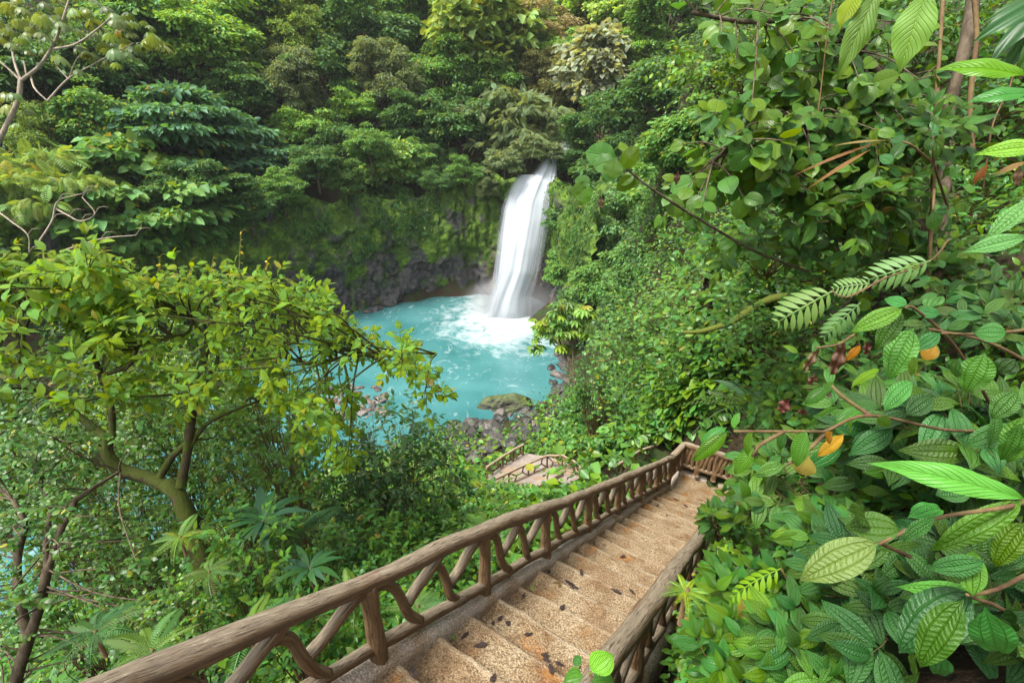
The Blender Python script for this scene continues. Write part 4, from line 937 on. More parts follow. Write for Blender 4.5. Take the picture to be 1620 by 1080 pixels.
cover(2400, (960, 1260), (40, 720), L['small'], .13, .8, 9, (.065, .165, .03), 'leafy green growth on the steep bank behind the landing', 6, cond=lambda P: np.linalg.norm(P, axis=1) > 6)
cover(220, (1075, 1240), (840, 1100), L['mel'], .13, .35, 6, (.06, .18, .025), 'bright green low plants beside the right railing', 5, 'mel', cond=lambda P: np.linalg.norm(P, axis=1) < 4.5)

# ------------------------------------------------------------------ pale branched tree at top left
LP = [[]]
def near_limb(p, lim_=1.4):
    A = np.concatenate(LP[0]); d = np.linalg.norm(A - p, axis=1); i = d.argmin(); return A[i] if d[i] < lim_ else p
def limb_tree(name, limbs, label, cat, mat, seed, group=None):
    W0 = at(*limbs[0][0][0]); rt = empty(name, W0); tag(rt, label, cat, group); tb = Tubes(); LP[0] = []
    for pts, r0, r1 in limbs:
        W = np.array([at(*p) for p in pts]) - W0; tb.add(W, np.linspace(r0, r1, len(W)), 9, .12, .10, seed); q = np.linspace(0, len(W) - 1, len(W) * 6); LP[0].append(np.stack([np.interp(q, np.arange(len(W)), W[:, k]) for k in range(3)], 1))
    return rt, W0, tb
T1 = 24
pl = [([(-25, 260, T1), (10, 200, T1), (28, 160, T1), (33, 128, T1)], .13, .10),
      ([(33, 128, T1), (62, 105, T1 - 1), (85, 70, T1 - 1.5), (98, 35, T1 - 2), (115, -20, T1 - 2)], .085, .035),
      ([(33, 128, T1), (12, 108, T1), (-15, 85, T1)], .06, .035), ([(33, 128, T1), (22, 95, T1 + 1), (18, 60, T1 + 1), (24, 10, T1)], .06, .03),
      ([(85, 78, T1 - 1.5), (120, 70, T1 - 2), (152, 48, T1 - 2), (175, 28, T1 - 2)], .06, .02), ([(18, 80, T1), (38, 62, T1), (44, 35, T1)], .05, .02),
      ([(48, 118, T1), (55, 140, T1 - 1), (75, 160, T1 - 1)], .05, .03), ([(75, 160, T1 - 1), (108, 125, T1 - 1), (148, 102, T1 - 1), (185, 82, T1 - 1), (212, 68, T1 - 1)], .05, .015), ([(108, 125, T1 - 1), (90, 105, T1 - 1), (85, 90, T1 - 1)], .03, .02), ([(110, 122, T1 - 1), (118, 100, T1 - 1), (130, 82, T1 - 1)], .03, .015), ([(38, 95, T1), (42, 120, T1)], .05, .04)]
rt, W0, tb = limb_tree('pale_branched_tree', pl, 'tree with pale bare forking branches and large drooping leaves at upper left', 'tree', 'palebark', 3)
tb.build('trunk', M['palebark'], rt); f = Fol(); g = np.random.default_rng(8); PB = palmate(8, .17, leaf('obov', .16, 5, 1, .2, .4), .35)
for px, py, n in ((175, 28, 9), (212, 68, 9), (150, 50, 8), (120, -5, 9), (98, 30, 7), (60, 20, 10), (24, 10, 10), (-5, 40, 9), (44, 32, 7), (130, 80, 6), (185, 80, 7), (75, 40, 8), (160, 95, 5), (20, 60, 5), (200, 40, 6), (240, 75, 5), (10, 145, 6), (-10, 170, 5), (30, 175, 4)):
    for k in range(n):
        P = at(px + g.normal() * 22, py + g.normal() * 11, T1 - 1 + g.normal() * .8) - W0
        f.add(PB, P, norm(np.r_[g.normal(size=2), -.15]), UPV + g.normal(size=3) * .22, g.uniform(.38, .7), g)
o = f.build('crown', M['mid'], rt); o.color = (.115, .17, .085, 1)
# bare twigs of the feathery tree at the left
for i, (pts, lab) in enumerate((([(-10, 330, 26), (20, 352, 26), (44, 372, 26), (46, 400, 26)], 'pale bare bough at the left edge above the yellow green shrub'), ([(88, 330, 25), (110, 342, 25), (128, 350, 25), (150, 338, 25), (130, 312, 25)], 'crooked pale bare bough in the feathery tree'), ([(60, 385, 24), (82, 350, 24), (92, 318, 24), (132, 306, 24)], 'thin grey bare bough rising through the feathery tree'), ([(95, 398, 24), (160, 378, 24), (215, 372, 24)], 'long thin bare bough above the shrub on the left'))):
    W = np.array([at(*p) for p in pts]); tb = Tubes(); tb.add(W - W[0], np.linspace(.05, .02, len(W)), 6, .2, .1, i)
    for k in range(1, len(W)): tb.add([W[k] - W[0], W[k] - W[0] + np.array((.4, 0, .35)), W[k] - W[0] + np.array((.8, .1, .3))], [.02, .015, .006], 5, .2)
    o = tb.build('bare_bough', M['palebark']); o.location = W[0]; tag(o, lab, 'branch')

# ------------------------------------------------------------------ big mossy shrub at left
T2 = 6.0
lim = [([(330, 930, T2), (318, 880, T2), (300, 830, T2), (283, 785, T2), (262, 762, T2)], .11, .085),
       ([(275, 775, T2), (235, 755, T2), (190, 742, T2), (168, 715, T2), (172, 695, T2)], .085, .065),
       ([(285, 770, T2), (296, 715, T2), (303, 660, T2 - .1), (312, 605, T2 - .2), (328, 545, T2 - .2), (333, 515, T2 - .2)], .06, .035),
       ([(178, 694, T2), (176, 645, T2), (160, 595, T2), (148, 560, T2 - .2), (140, 520, T2 - .2), (131, 465, T2 - .3)], .042, .022),
       ([(172, 694, T2), (120, 655, T2), (70, 620, T2 - .2), (25, 603, T2 - .3), (-15, 590, T2 - .3)], .05, .035),
       ([(27, 600, T2 - .3), (35, 560, T2 - .4), (38, 525, T2 - .4), (55, 490, T2 - .5)], .03, .015),
       ([(160, 594, T2), (205, 577, T2 - .2), (222, 542, T2 - .3), (262, 537, T2 - .3), (295, 528, T2 - .4), (305, 508, T2 - .4)], .03, .016),
       ([(305, 640, T2), (330, 595, T2), (345, 570, T2), (340, 545, T2)], .03, .02),
       ([(296, 715, T2), (318, 680, T2), (335, 665, T2), (380, 645, T2 + .2), (420, 630, T2 + .3)], .032, .015),
       ([(300, 500, T2 - .4), (320, 528, T2 - .3), (340, 545, T2)], .02, .02), ([(131, 465, T2 - .3), (90, 430, T2 - .6), (60, 405, T2 - .8)], .022, .01), ([(131, 465, T2 - .3), (170, 450, T2 - .5), (215, 440, T2 - .6)], .02, .01),
       ([(0, 480, T2 - .9), (40, 470, T2 - .9), (75, 455, T2 - .9), (92, 445, T2 - .9)], .025, .012),
       ([(333, 515, T2 - .2), (370, 480, T2), (410, 455, T2), (450, 440, T2)], .02, .008), ([(345, 575, T2), (420, 560, T2), (500, 575, T2 - .2), (560, 560, T2 - .5), (620, 555, T2 - .8), (690, 560, T2 - 1)], .025, .006),
       ([(172, 715, T2), (130, 700, T2), (85, 718, T2), (40, 720, T2)], .02, .01), ([(250, 760, T2), (270, 725, T2), (296, 700, T2)], .05, .04)]
rt, W0, tb = limb_tree('mossy_shrub_tree', lim, 'sprawling shrub tree with crooked mossy limbs and yellow green crown, left foreground', 'tree', 'mossbark', 6)
f = Fol(); g = np.random.default_rng(17)
topx = [-40, 0, 60, 150, 240, 330, 400, 460, 520, 560, 620, 690]; topy = [395, 398, 408, 412, 432, 430, 430, 448, 470, 505, 520, 560]
def sprays(f, tb, g, n, place, T, size, gap, W0, per=(4, 8), spread=.24, face=(0, -.3, .8), lim_=3.0, droop=.12):
    for i in range(n):
        px, py, t, k = place(i); c = at(px, py, t) - W0; n0 = near_limb(c + np.array((0, 0, -.12)), lim_)
        if np.linalg.norm(n0 - c) < .02: n0 = c + np.array((g.normal() * .05, .1, -.25))
        m = (n0 + c) / 2 + g.normal(size=3) * .06 + np.array((0, 0, .03)); tb.add([n0, m, c], [.013 * k, .010 * k, .006 * k], 5, .08, caps=False)
        out = norm(c - n0)
        for j in range(g.integers(*per)):
            d = norm(out * .7 + g.normal(size=3) * .75 + UPV * .25); tw = stemline(g, c - out * g.uniform(0, .12), d, spread * k * g.uniform(.5, 1.35), -UPV * .3, 4)
            tb.add(tw, [.005 * k, .004 * k, .0035 * k, .003 * k, .002 * k], 4, None, caps=False)
            leaves_along(f, g, tw, T[j % len(T)], size * g.uniform(.75, 1.3) * k, gap, True, .1, droop, face=face)
def place_crown(i):
    if i < 112: px = g.uniform(-50, 545); y0 = np.interp(px, topx, topy); py = y0 + 12 + g.random() ** 1.5 * 55
    elif i < 190: px = g.uniform(-50, 520) if i < 150 else g.uniform(340, 560); y0 = np.interp(px, topx, topy); py = y0 + g.uniform(60, 250)
    else: px = g.uniform(500, 690); y0 = np.interp(px, topx, topy); py = y0 + g.uniform(5, 70)
    return px, py, T2 + g.normal() * .8 - .3, 1.25 if px < 230 else .95
sprays(f, tb, g, 208, place_crown, [L['mel'], L['small']], .135, .075, W0)
o = f.build('crown', M['sun'], rt); o.color = (.165, .31, .016, 1); tb.build('trunk', M['mossbark'], rt)
# new tips sticking up
for px, py, h in ((378, 420, 52), (334, 432, 26), (250, 425, 20), (130, 410, 22), (25, 400, 18), (300, 428, 18), (420, 425, 16), (160, 415, 20)):
    a = at(px, py + 20, T2 - .3) - W0; b = at(px + 4, py - h, T2 - .3) - W0; c_ = at(px + 14, py - h - 2, T2 - .3) - W0
    f = Fol(); tb = Tubes(); tb.add([a, b, c_], [.006, .004, .003], 5, .04)
    for k in range(6): f.add(L['small'], a + (b - a) * (.35 + .12 * k), norm(g.normal(size=3) + UPV * .4), UPV + g.normal(size=3) * .4, .05, g)
    sh = tb.build('shoot', M['greenstem'], rt); o = f.build('foliage', M['mid'], sh); o.color = (.30, .28, .03, 1)

# second dark multi-trunk shrub at the lower left
lim = [([(10, 1130, 5), (35, 1040, 5), (62, 960, 5), (75, 900, 5), (95, 840, 5.1), (120, 790, 5.2)], .06, .028), ([(45, 1010, 5), (30, 940, 5), (28, 880, 5), (40, 830, 5), (20, 790, 5)], .045, .02), ([(75, 900, 5), (72, 860, 5), (80, 800, 5.1), (60, 760, 5.1)], .03, .012), ([(120, 790, 5.2), (150, 770, 5.2), (190, 745, 5.2)], .03, .012)]
rt, W0, tb = limb_tree('dark_trunked_shrub', lim, 'leafy shrub with dark forked trunks in the bottom left corner', 'shrub', 'bark', 9)
f = Fol()
sprays(f, tb, g, 62, lambda i: (g.uniform(-40, 260), g.uniform(690, 1050), 5.2 + g.normal() * .6, .85), [L['small']], .095, .055, W0, spread=.3)
o = f.build('foliage', M['mid'], rt); o.color = (.05, .135, .03, 1); tb.build('trunk', M['bark'], rt)

# ------------------------------------------------------------------ shrubs of the left and centre slope
SH = [  # name, px, py, t, r, label, colour, leaf, mat, size, n, gap
 ('dark_leaved_shrub', 620, 690, 9.0, 105, 'dark glossy narrow leaved shrub in front of the turquoise pool', (.028, .085, .026), 'lance', 'mid', .20, 44, .085),
 ('dark_leaved_shrub', 545, 790, 8.0, 95, 'dark narrow leaved shrub below the one in front of the pool', (.030, .09, .025), 'lance', 'mid', .17, 34, .08),
 ('leafy_shrub', 440, 700, 7.0, 90, 'light green shrub between the mossy limbs and the dark leaved shrub', (.07, .17, .03), 'small', 'mid', .11, 34, .06),
 ('leafy_shrub', 380, 870, 5.2, 90, 'green broad leaved shrub above the bend of the left railing', (.06, .165, .03), 'mel', 'mel', .13, 26, .08),
 ('leafy_shrub', 120, 640, 7.5, 120, 'shaded shrub behind the lower mossy limb', (.045, .12, .022), 'small', 'mid', .12, 36, .07),
 ('leafy_shrub', 420, 590, 8.0, 95, 'airy shrub below the yellow green crown', (.07, .15, .03), 'small', 'mid', .12, 26, .075),
 ('leafy_shrub', 205, 830, 6.0, 95, 'fine leaved bush under the forked mossy trunk', (.06, .15, .025), 'small', 'mid', .08, 40, .05),
 ('leafy_shrub', 90, 790, 7.0, 100, 'small leaved bush behind the dark forked trunks', (.05, .14, .022), 'small', 'mid', .09, 40, .055),
 ('leafy_shrub', 690, 800, 10, 75, 'bright bush on the slope right behind the middle of the left railing', (.085, .21, .035), 'small', 'mid', .13, 34, .07),
 ('leafy_shrub', 790, 830, 12, 50, 'fresh green bush beyond the middle posts of the left railing', (.09, .22, .04), 'small', 'mid', .14, 34, .08),
 ('leafy_shrub', 610, 850, 7, 70, 'green bush low behind the near part of the left railing', (.06, .17, .03), 'mel', 'mel', .13, 26, .075),
 ('leafy_shrub', 880, 800, 17, 36, 'small bright bush hiding the foot of the lower path railing', (.11, .25, .04), 'small', 'mid', .17, 30, .09),
 ('leafy_shrub', 675, 740, 17, 55, 'light bush left of the lower path railings', (.085, .20, .04), 'small', 'mid', .17, 36, .09),
 ('leafy_shrub', 610, 760, 13, 70, 'sunny light green bush below the dark leaved shrub', (.10, .235, .04), 'small', 'mid', .14, 36, .08),
 ('leafy_shrub', 955, 690, 27.5, 56, 'rounded shrub with broad leaves above the curving lower railing', (.07, .19, .045), 'broad', 'mid', .30, 40, .14),
 ('leafy_shrub', 928, 650, 30, 44, 'leafy shrub right of the shore rocks below the umbrella tree', (.06, .165, .035), 'broad', 'mid', .34, 36, .16),
 ('leafy_shrub', 1015, 780, 15, 24, 'yellow green shrub between the curved railing and the staircase railing', (.13, .26, .035), 'small', 'mid', .17, 34, .09),
 ('leafy_shrub', 950, 610, 26, 48, 'green shrub between the umbrella tree and the glossy shrub', (.05, .145, .035), 'small', 'mid', .24, 36, .12),
 ('glossy_leaved_shrub', 1035, 545, 16, 100, 'large glossy shrub with rosettes of oval leaves above the landing', (.085, .20, .06), 'obov', 'mid', .27, 80, .12),
 ('glossy_leaved_shrub', 1050, 615, 15.0, 78, 'lower glossy oval leaved shrub just above the landing', (.06, .17, .04), 'obov', 'mid', .24, 60, .11),
 ('glossy_leaved_shrub', 1140, 610, 12.0, 75, 'glossy oval leaved shrub in front of the dark hollow right of the landing', (.06, .165, .04), 'obov', 'mid', .19, 44, .10),
 ('glossy_leaved_shrub', 1110, 480, 17, 84, 'pale glossy shrub below the mossy bough', (.10, .21, .065), 'obov', 'mid', .24, 60, .12),
 ('leafy_shrub', 470, 960, 4.0, 70, 'dark green leafy plant under the near end of the left railing', (.045, .13, .025), 'mel', 'mel', .12, 22, .07),
 ('leafy_shrub', 270, 960, 4.3, 75, 'feathery green bush left of the near end of the left railing', (.07, .17, .03), 'small', 'mid', .07, 36, .045),
 ('leafy_shrub', 690, 905, 5.2, 55, 'shaded plant seen through the near bays of the left railing', (.05, .145, .03), 'mel', 'mel', .11, 24, .07),
]
L['broad'] = leaf('ovate', .36, 5, 1, .25, .3, .1)
for i, (nm, px, py, t, r, lab, c, T, mt, sz, n, gp) in enumerate(SH): shrub(nm, px, py, t, r, lab, c, T, mt, sz, n, gp, T not in ('obov',), seed=i + 1, group='shrubs on the slope', stemr=.006 * max(1, t / 6))
for i, (px, py, t, r, lab, c, sz) in enumerate([(330, 770, 9.0, 95, 'bush seen between the forked mossy limbs', (.07, .18, .025), .12), (60, 900, 8.0, 90, 'bush behind the dark trunks in the lower left', (.05, .15, .02), .11), (430, 790, 8.5, 80, 'fine bush screening the stream behind the strap leaved plant', (.055, .15, .03), .11), (180, 740, 9.5, 100, 'airy bush behind the mossy fork', (.06, .16, .025), .13), (430, 650, 10.5, 85, 'bush half hiding the gravel bar at the left', (.085, .19, .03), .13), (330, 620, 8.5, 95, 'shaded bush under the middle of the yellow green crown', (.06, .155, .02), .13), (220, 930, 6.5, 85, 'bush between the ferns and the dark trunks', (.06, .17, .025), .10), (20, 700, 8.5, 90, 'bush at the left edge below the mossy limb', (.05, .14, .02), .12), (400, 960, 5.5, 70, 'bush right behind the near railing log', (.06, .17, .025), .10), (520, 880, 6.5, 70, 'bush between the strap leaved plants and the railing', (.055, .155, .025), .11), (350, 715, 11.0, 95, 'light green bush filling the gap below the mossy fork', (.085, .20, .03), .13), (110, 770, 10.0, 110, 'light green bush behind the dark trunks at the left', (.08, .19, .03), .13), (310, 650, 11.0, 90, 'light bush between the upright mossy limbs', (.09, .20, .03), .13), (230, 560, 9.0, 110, 'pale bush seen through the mossy shrub tree', (.10, .20, .02), .14)]):
    shrub('leafy_shrub', px, py, t, r, lab, c, 'small', 'mid', sz, 38, .06, True, seed=i + 130, group='shrubs on the slope', stemr=.006)
# umbrella tree by the pool
T3 = 33
lim = [([(912, 622, T3), (905, 590, T3), (892, 558, T3), (882, 530, T3)], .11, .05), ([(908, 600, T3), (906, 560, T3), (904, 520, T3), (907, 490, T3)], .09, .045), ([(892, 558, T3), (872, 540, T3), (862, 525, T3)], .05, .03), ([(912, 622, T3), (918, 660, T3)], .12, .13)]
rt, W0, tb = limb_tree('umbrella_tree', lim, 'slender umbrella tree with flat yellow green leaf tiers at the pool edge', 'tree', 'bark', 11)
tb.build('trunk', M['bark'], rt); f = Fol(); g = np.random.default_rng(23)
for px, py, n in ((905, 485, 15), (890, 478, 10), (925, 495, 11), (880, 510, 12), (858, 512, 10), (862, 530, 9), (915, 515, 9), (893, 525, 8), (850, 545, 7), (900, 550, 8), (928, 530, 6), (875, 495, 8)):
    for k in range(n): f.add(PAL, at(px + g.normal() * 9, py + g.normal() * 5, T3 + g.normal() * .5) - W0, np.r_[g.normal(size=2), -.1], UPV + g.normal(size=3) * .2, g.uniform(.45, .75), g)
o = f.build('crown', M['mid'], rt); o.color = (.12, .23, .05, 1)
# ferns, strap plants
FR = [(200, 975, 4.2, .34, 9, 'long arching fern in the lower left under the dark trunks', YG), (285, 850, 5.0, .32, 8, 'sunlit yellow green fern under the mossy trunk', (.15, .25, .03)), (150, 1000, 3.4, .34, 9, 'fern in the bottom left corner', MG),
      (395, 1000, 3.2, .32, 8, 'fern below the near left railing log', BG), (560, 950, 4.4, .4, 8, 'fern behind the near bays of the left railing', BG), (480, 840, 6.0, .55, 9, 'green fern beside the strap leaved plant', MG), (780, 770, 20, 1.1, 9, 'pale fern left of the lower path railing', LG), (330, 905, 4.3, .32, 9, 'small bright fern left of the railing log', YG), (240, 1030, 3.0, .36, 9, 'fern tuft right above the lowest end of the railing', BG), (660, 960, 3.8, .30, 8, 'light fern low between the near railing posts', LG)]
for i, (px, py, t, ln, n, lab, c) in enumerate(FR): frond_plant('fern', px, py, t, ln, n, lab, c, seed=i, group='ferns on the slope')
for i, (px, py, t, ln, n, lab) in enumerate(((415, 825, 5.6, .55, 18, 'dark blue green strap leaved plant in the middle of the left slope'), (490, 900, 5.0, .38, 14, 'second strap leaved plant nearer the railing'))):
    frond_plant('strap_leaved_plant', px, py, t, ln, n, lab, (.025, .09, .028), L['strap'], seed=40 + i, cat='plant', tilt=.85)
# ------------------------------------------------------------------ right hillside
RG = 'plants on the right hillside'
# the heart leaved tree overhead
lim = [([(1500, 760, 5.0), (1495, 560, 4.9), (1488, 430, 4.8), (1478, 330, 4.7), (1492, 290, 4.7)], .13, .08),
       ([(1488, 400, 4.8), (1440, 330, 4.6), (1405, 165, 4.3), (1375, 95, 4.1), (1330, 55, 3.9), (1270, 32, 3.8), (1180, 35, 3.6), (1095, 20, 3.4)], .05, .012),
       ([(1430, 165, 4.3), (1360, 158, 4.1), (1290, 175, 3.9), (1225, 195, 3.7), (1170, 225, 3.5), (1122, 258, 3.4)], .04, .012),
       ([(1405, 155, 4.3), (1360, 120, 4.2), (1300, 140, 4.2), (1230, 145, 4.1)], .025, .01),
       ([(1480, 360, 4.8), (1420, 300, 4.6), (1330, 260, 4.3), (1230, 240, 4.2), (1150, 260, 4)], .035, .012),
       ([(1280, 430, 4.5), (1200, 400, 3.9), (1120, 355, 3.3), (1060, 318, 3.0), (1012, 285, 2.85), (975, 252, 2.75)], .013, .005),
       ([(1490, 300, 4.7), (1500, 180, 4.6), (1530, 60, 4.5), (1545, -40, 4.5)], .06, .05)]
rt, W0, tb = limb_tree('heart_leaved_tree', lim, 'overhanging tree with broad ribbed heart shaped leaves at upper right', 'tree', 'bark', 15)
f = Fol(); g = np.random.default_rng(41)
for i in range(400):
    k = g.integers(1, 5); pts = lim[k][0]; q = g.random() * (len(pts) - 1); j = int(q); a3 = np.array(pts[j]) + (np.array(pts[j + 1]) - np.array(pts[j])) * (q - j)
    px, py, t = a3; dx, dy = g.normal() * 55, g.normal() * 45 + 15
    if px + dx < 1010 and i % 3: continue
    a = at(px, py, t) - W0; e = at(px + dx, py + dy, t + g.normal() * .35) - W0; tb.add([a, (a + e) / 2 + (0, 0, .04), e], [.008, .006, .004], 4, .1, caps=False)
    leaves_along(f, g, np.array([a + (e - a) * x for x in np.linspace(0, 1, 4)]), L['heart'] if i % 2 else L['round'], g.uniform(.13, .22), .10, False, .25, .35, face=(-.1, -.55, .6))
for px, py, n in ((1005, 275, 3), (1060, 310, 4), (1110, 345, 5), (1160, 380, 5), (1210, 400, 6)):
    for k in range(n): f.add(L['round'], at(px, py, np.interp(px, [975, 1210], [2.75, 4])) - W0, np.array((g.normal() * .8, g.normal() * .3, -.6)), np.array((0, -.7, .5)) + g.normal(size=3) * .25, g.uniform(.10, .17), g)
W0v = W0
class Sh:  # hero leaves in this tree's own space
    pass
def heroes(f, rows, t, T, g, W0, dt=.03, lift=.75, roll=0.0, jit=.12):
    ff = Fol()
    for r in rows:
        hero(ff, r[0], r[1], r[2], r[3], r[4], (r[5] if len(r) > 5 and r[5] else t) + g.normal() * jit, T, g, dt, roll + g.normal() * .15, lift)
    for i in range(len(ff.V)): f.V.append(ff.V[i] - W0); f.F.append(ff.F[i] + f.n); f.U.append(ff.U[i]); f.R.append(ff.R[i])
    f.n += ff.n
heroes(f, [(975, 250, 920, 240, 46), (972, 252, 935, 262, 40), (975, 252, 962, 285, 42), (985, 240, 1010, 262, 46), (978, 235, 1002, 232, 30), (975, 250, 955, 290, 34), (935, 292, 905, 282, 26), (930, 290, 918, 328, 30), (925, 288, 900, 312, 20)], 2.75, leaf('round', .42, 12, 4, .15, .25, .06, .05), g, W0)
o = f.build('crown', M['pin'], rt); o.color = (.06, .165, .02, 1); tb.build('trunk', M['bark'], rt)
for rw in [(951, 308, 949, 334, 12), (1612, 262, 1608, 300, 14), (1072, 270, 1070, 295, 12)]:
    f = Fol(); heroes(f, [rw], 2.8, leaf('lance', .2, 8, 2, 1.2, .2, .05, .4), g, W0)
    o = f.build('dead_leaf', M['dead'], rt); o.color = (.10, .045, .02, 1)

# lianas
LI = [([(1495, -40, 4.4), (1488, 60, 4.3), (1482, 150, 4.2), (1478, 260, 4.2), (1470, 420, 4.2), (1462, 560, 4.2)], .017, 'thick brown liana hanging beside the dark trunk at upper right'),
      ([(1322, -30, 3.6), (1308, 60, 3.6), (1300, 130, 3.6), (1292, 200, 3.6), (1285, 290, 3.6)], .006, 'thin tan liana hanging among the heart shaped leaves'),
      ([(1612, 60, 3.5), (1600, 130, 3.5), (1570, 200, 3.5), (1555, 300, 3.5)], .006, 'thin dark liana near the right edge'),
      ([(1540, -20, 4.0), (1545, 60, 4.0), (1535, 160, 4.0), (1540, 260, 4)], .02, 'mossy brown pole like stem at the top right'),
      ([(1185, 160, 4.3), (1190, 260, 4.3), (1200, 340, 4.3)], .005, 'thin dark liana behind the heart shaped leaves')]
for i, (pts, r, lab) in enumerate(LI):
    W = np.array([at(*p) for p in pts]); tb = Tubes(); tb.add(W - W[0], np.full(len(W), r), 7, .06, .15, i); o = tb.build('liana', M['stem']); o.location = W[0]; tag(o, lab, 'liana', 'lianas at the upper right')
# mossy bough behind the pale shrub
W = np.array([at(*p) for p in [(1290, 470, 7.5), (1230, 470, 7.8), (1190, 488, 8), (1150, 512, 8.2), (1110, 524, 8.4), (1080, 525, 8.6)]]); tb = Tubes(); tb.add(W - W[0], [.07, .07, .06, .05, .04, .03], 9, .1, .25, 3)
o = tb.build('mossy_bough', bark_mat('moss', (.05, .06, .01), (.11, .12, .02), 1.0)); o.location = W[0]; tag(o, 'crooked mossy bough reaching out above the landing', 'branch')

RS = [  # name, px, py, t, r, label, colour, leaf, mat, size, n, gap
 ('veined_leaf_shrub', 1430, 225, 3.6, 95, 'shrub with rounded boldly veined leaves below the hanging lianas', (.055, .155, .035), 'mel', 'mel', .155, 34, .09),
 ('veined_leaf_shrub', 1330, 330, 3.8, 105, 'spreading veined leaf shrub in the middle of the right hillside', (.06, .165, .03), 'mel', 'mel', .15, 44, .085),
 ('veined_leaf_shrub', 1210, 400, 5.0, 90, 'veined leaf shrub on the left fringe of the right hillside', (.07, .18, .03), 'mel', 'mel', .15, 40, .09),
 ('leafy_shrub', 1190, 300, 7.0, 110, 'shaded small leaved shrub behind the heart leaved tree', (.055, .15, .025), 'small', 'mid', .11, 46, .07),
 ('leafy_shrub', 1320, 200, 7.5, 130, 'sunlit shrub high behind the heart leaved tree', (.085, .20, .025), 'small', 'mid', .12, 50, .075),
 ('leafy_shrub', 1180, 90, 8.5, 130, 'bright green shrub at the top behind the overhanging branch', (.10, .22, .03), 'small', 'mid', .14, 50, .085),
 ('leafy_shrub', 1420, 80, 8.0, 130, 'green shrub at the top between the lianas', (.04, .12, .02), 'small', 'mid', .13, 46, .085),
 ('leafy_shrub', 1580, 180, 7.0, 120, 'shaded shrub at the right edge behind the big leaves', (.035, .11, .02), 'small', 'mid', .13, 40, .08),
 ('leafy_shrub', 1560, 330, 6.0, 110, 'green shrub right of the dark trunk', (.055, .15, .03), 'mel', 'mel', .15, 36, .09),
 ('leafy_shrub', 1220, 540, 7.0, 100, 'hanging shrub below the mossy bough', (.05, .14, .03), 'mel', 'mel', .13, 44, .08),
 ('leafy_shrub', 1300, 450, 6.0, 100, 'dense shrub behind the pale lobed ferns', (.06, .155, .03), 'small', 'mid', .11, 46, .07),
 ('leafy_shrub', 1440, 430, 4.5, 100, 'dark shrub behind the large quilted leaves', (.04, .12, .025), 'mel', 'mel', .14, 34, .09),
 ('leafy_shrub', 1570, 520, 3.4, 110, 'dark glossy shrub at the right edge', (.04, .12, .022), 'mel', 'quilt', .17, 30, .10),
 ('leafy_shrub', 1250, 640, 5.0, 80, 'shrub above the branch of hanging leaves', (.07, .18, .03), 'mel', 'mel', .13, 32, .08),
 ('leafy_shrub', 1300, 790, 3.0, 105, 'dense green shrub in the middle of the lower right', (.045, .14, .022), 'melL', 'quilt', .17, 34, .10),
 ('leafy_shrub', 1190, 800, 4.2, 70, 'shrub with hanging leaves right of the landing', (.065, .175, .03), 'mel', 'mel', .13, 28, .08),
 ('leafy_shrub', 1135, 835, 3.6, 44, 'drooping leafy sprig over the right railing', (.06, .16, .035), 'mel', 'mel', .11, 16, .07),
 ('leafy_shrub', 1420, 700, 2.4, 110, 'dark quilted leaf shrub in the middle of the right side', (.040, .13, .022), 'melL', 'quilt', .19, 30, .12),
 ('leafy_shrub', 1560, 700, 1.9, 120, 'dark quilted leaf plant at the right edge', (.038, .125, .022), 'melL', 'quilt', .18, 26, .11),
 ('leafy_shrub', 1400, 950, 1.8, 110, 'shaded leafy plant under the big quilted leaves', (.032, .11, .02), 'melL', 'quilt', .16, 26, .10),
 ('leafy_shrub', 1210, 965, 2.7, 85, 'bright green low shrub beside the right railing', (.065, .19, .025), 'mel', 'mel', .135, 32, .08),
 ('leafy_shrub', 1180, 1050, 2.3, 78, 'fresh green leafy plant at the bottom edge beside the railing', (.06, .18, .025), 'mel', 'mel', .13, 30, .08),
 ('leafy_shrub', 1270, 1050, 1.8, 90, 'dark veined small plant at the bottom edge', (.05, .16, .025), 'melL', 'quilt', .13, 24, .08),
 ('leafy_shrub', 1530, 930, 1.6, 110, 'dark leafy plant deep in the bottom right corner', (.03, .10, .02), 'melL', 'quilt', .14, 26, .10),
 ('leafy_shrub', 1360, 590, 3.4, 85, 'leafy shrub around the rusty dead leaves', (.05, .15, .025), 'mel', 'quilt', .14, 28, .09),
 ('leafy_shrub', 1330, 870, 2.3, 85, 'shaded shrub left of the big dull leaf', (.055, .17, .025), 'melL', 'quilt', .16, 24, .09),
]
for i, (nm, px, py, t, r, lab, c, T, mt, sz, n, gp) in enumerate(RS):
    k = .62 if t < 5.5 else .8
    shrub(nm, px, py, t, r, lab, tuple(x * (.85 if t < 5.5 else .95) for x in c), T, mt, sz * (1.32 if t < 5.5 else 1.15), int(n * k), gp * 1.15, True, seed=i + 60, group=RG, stemr=.006)

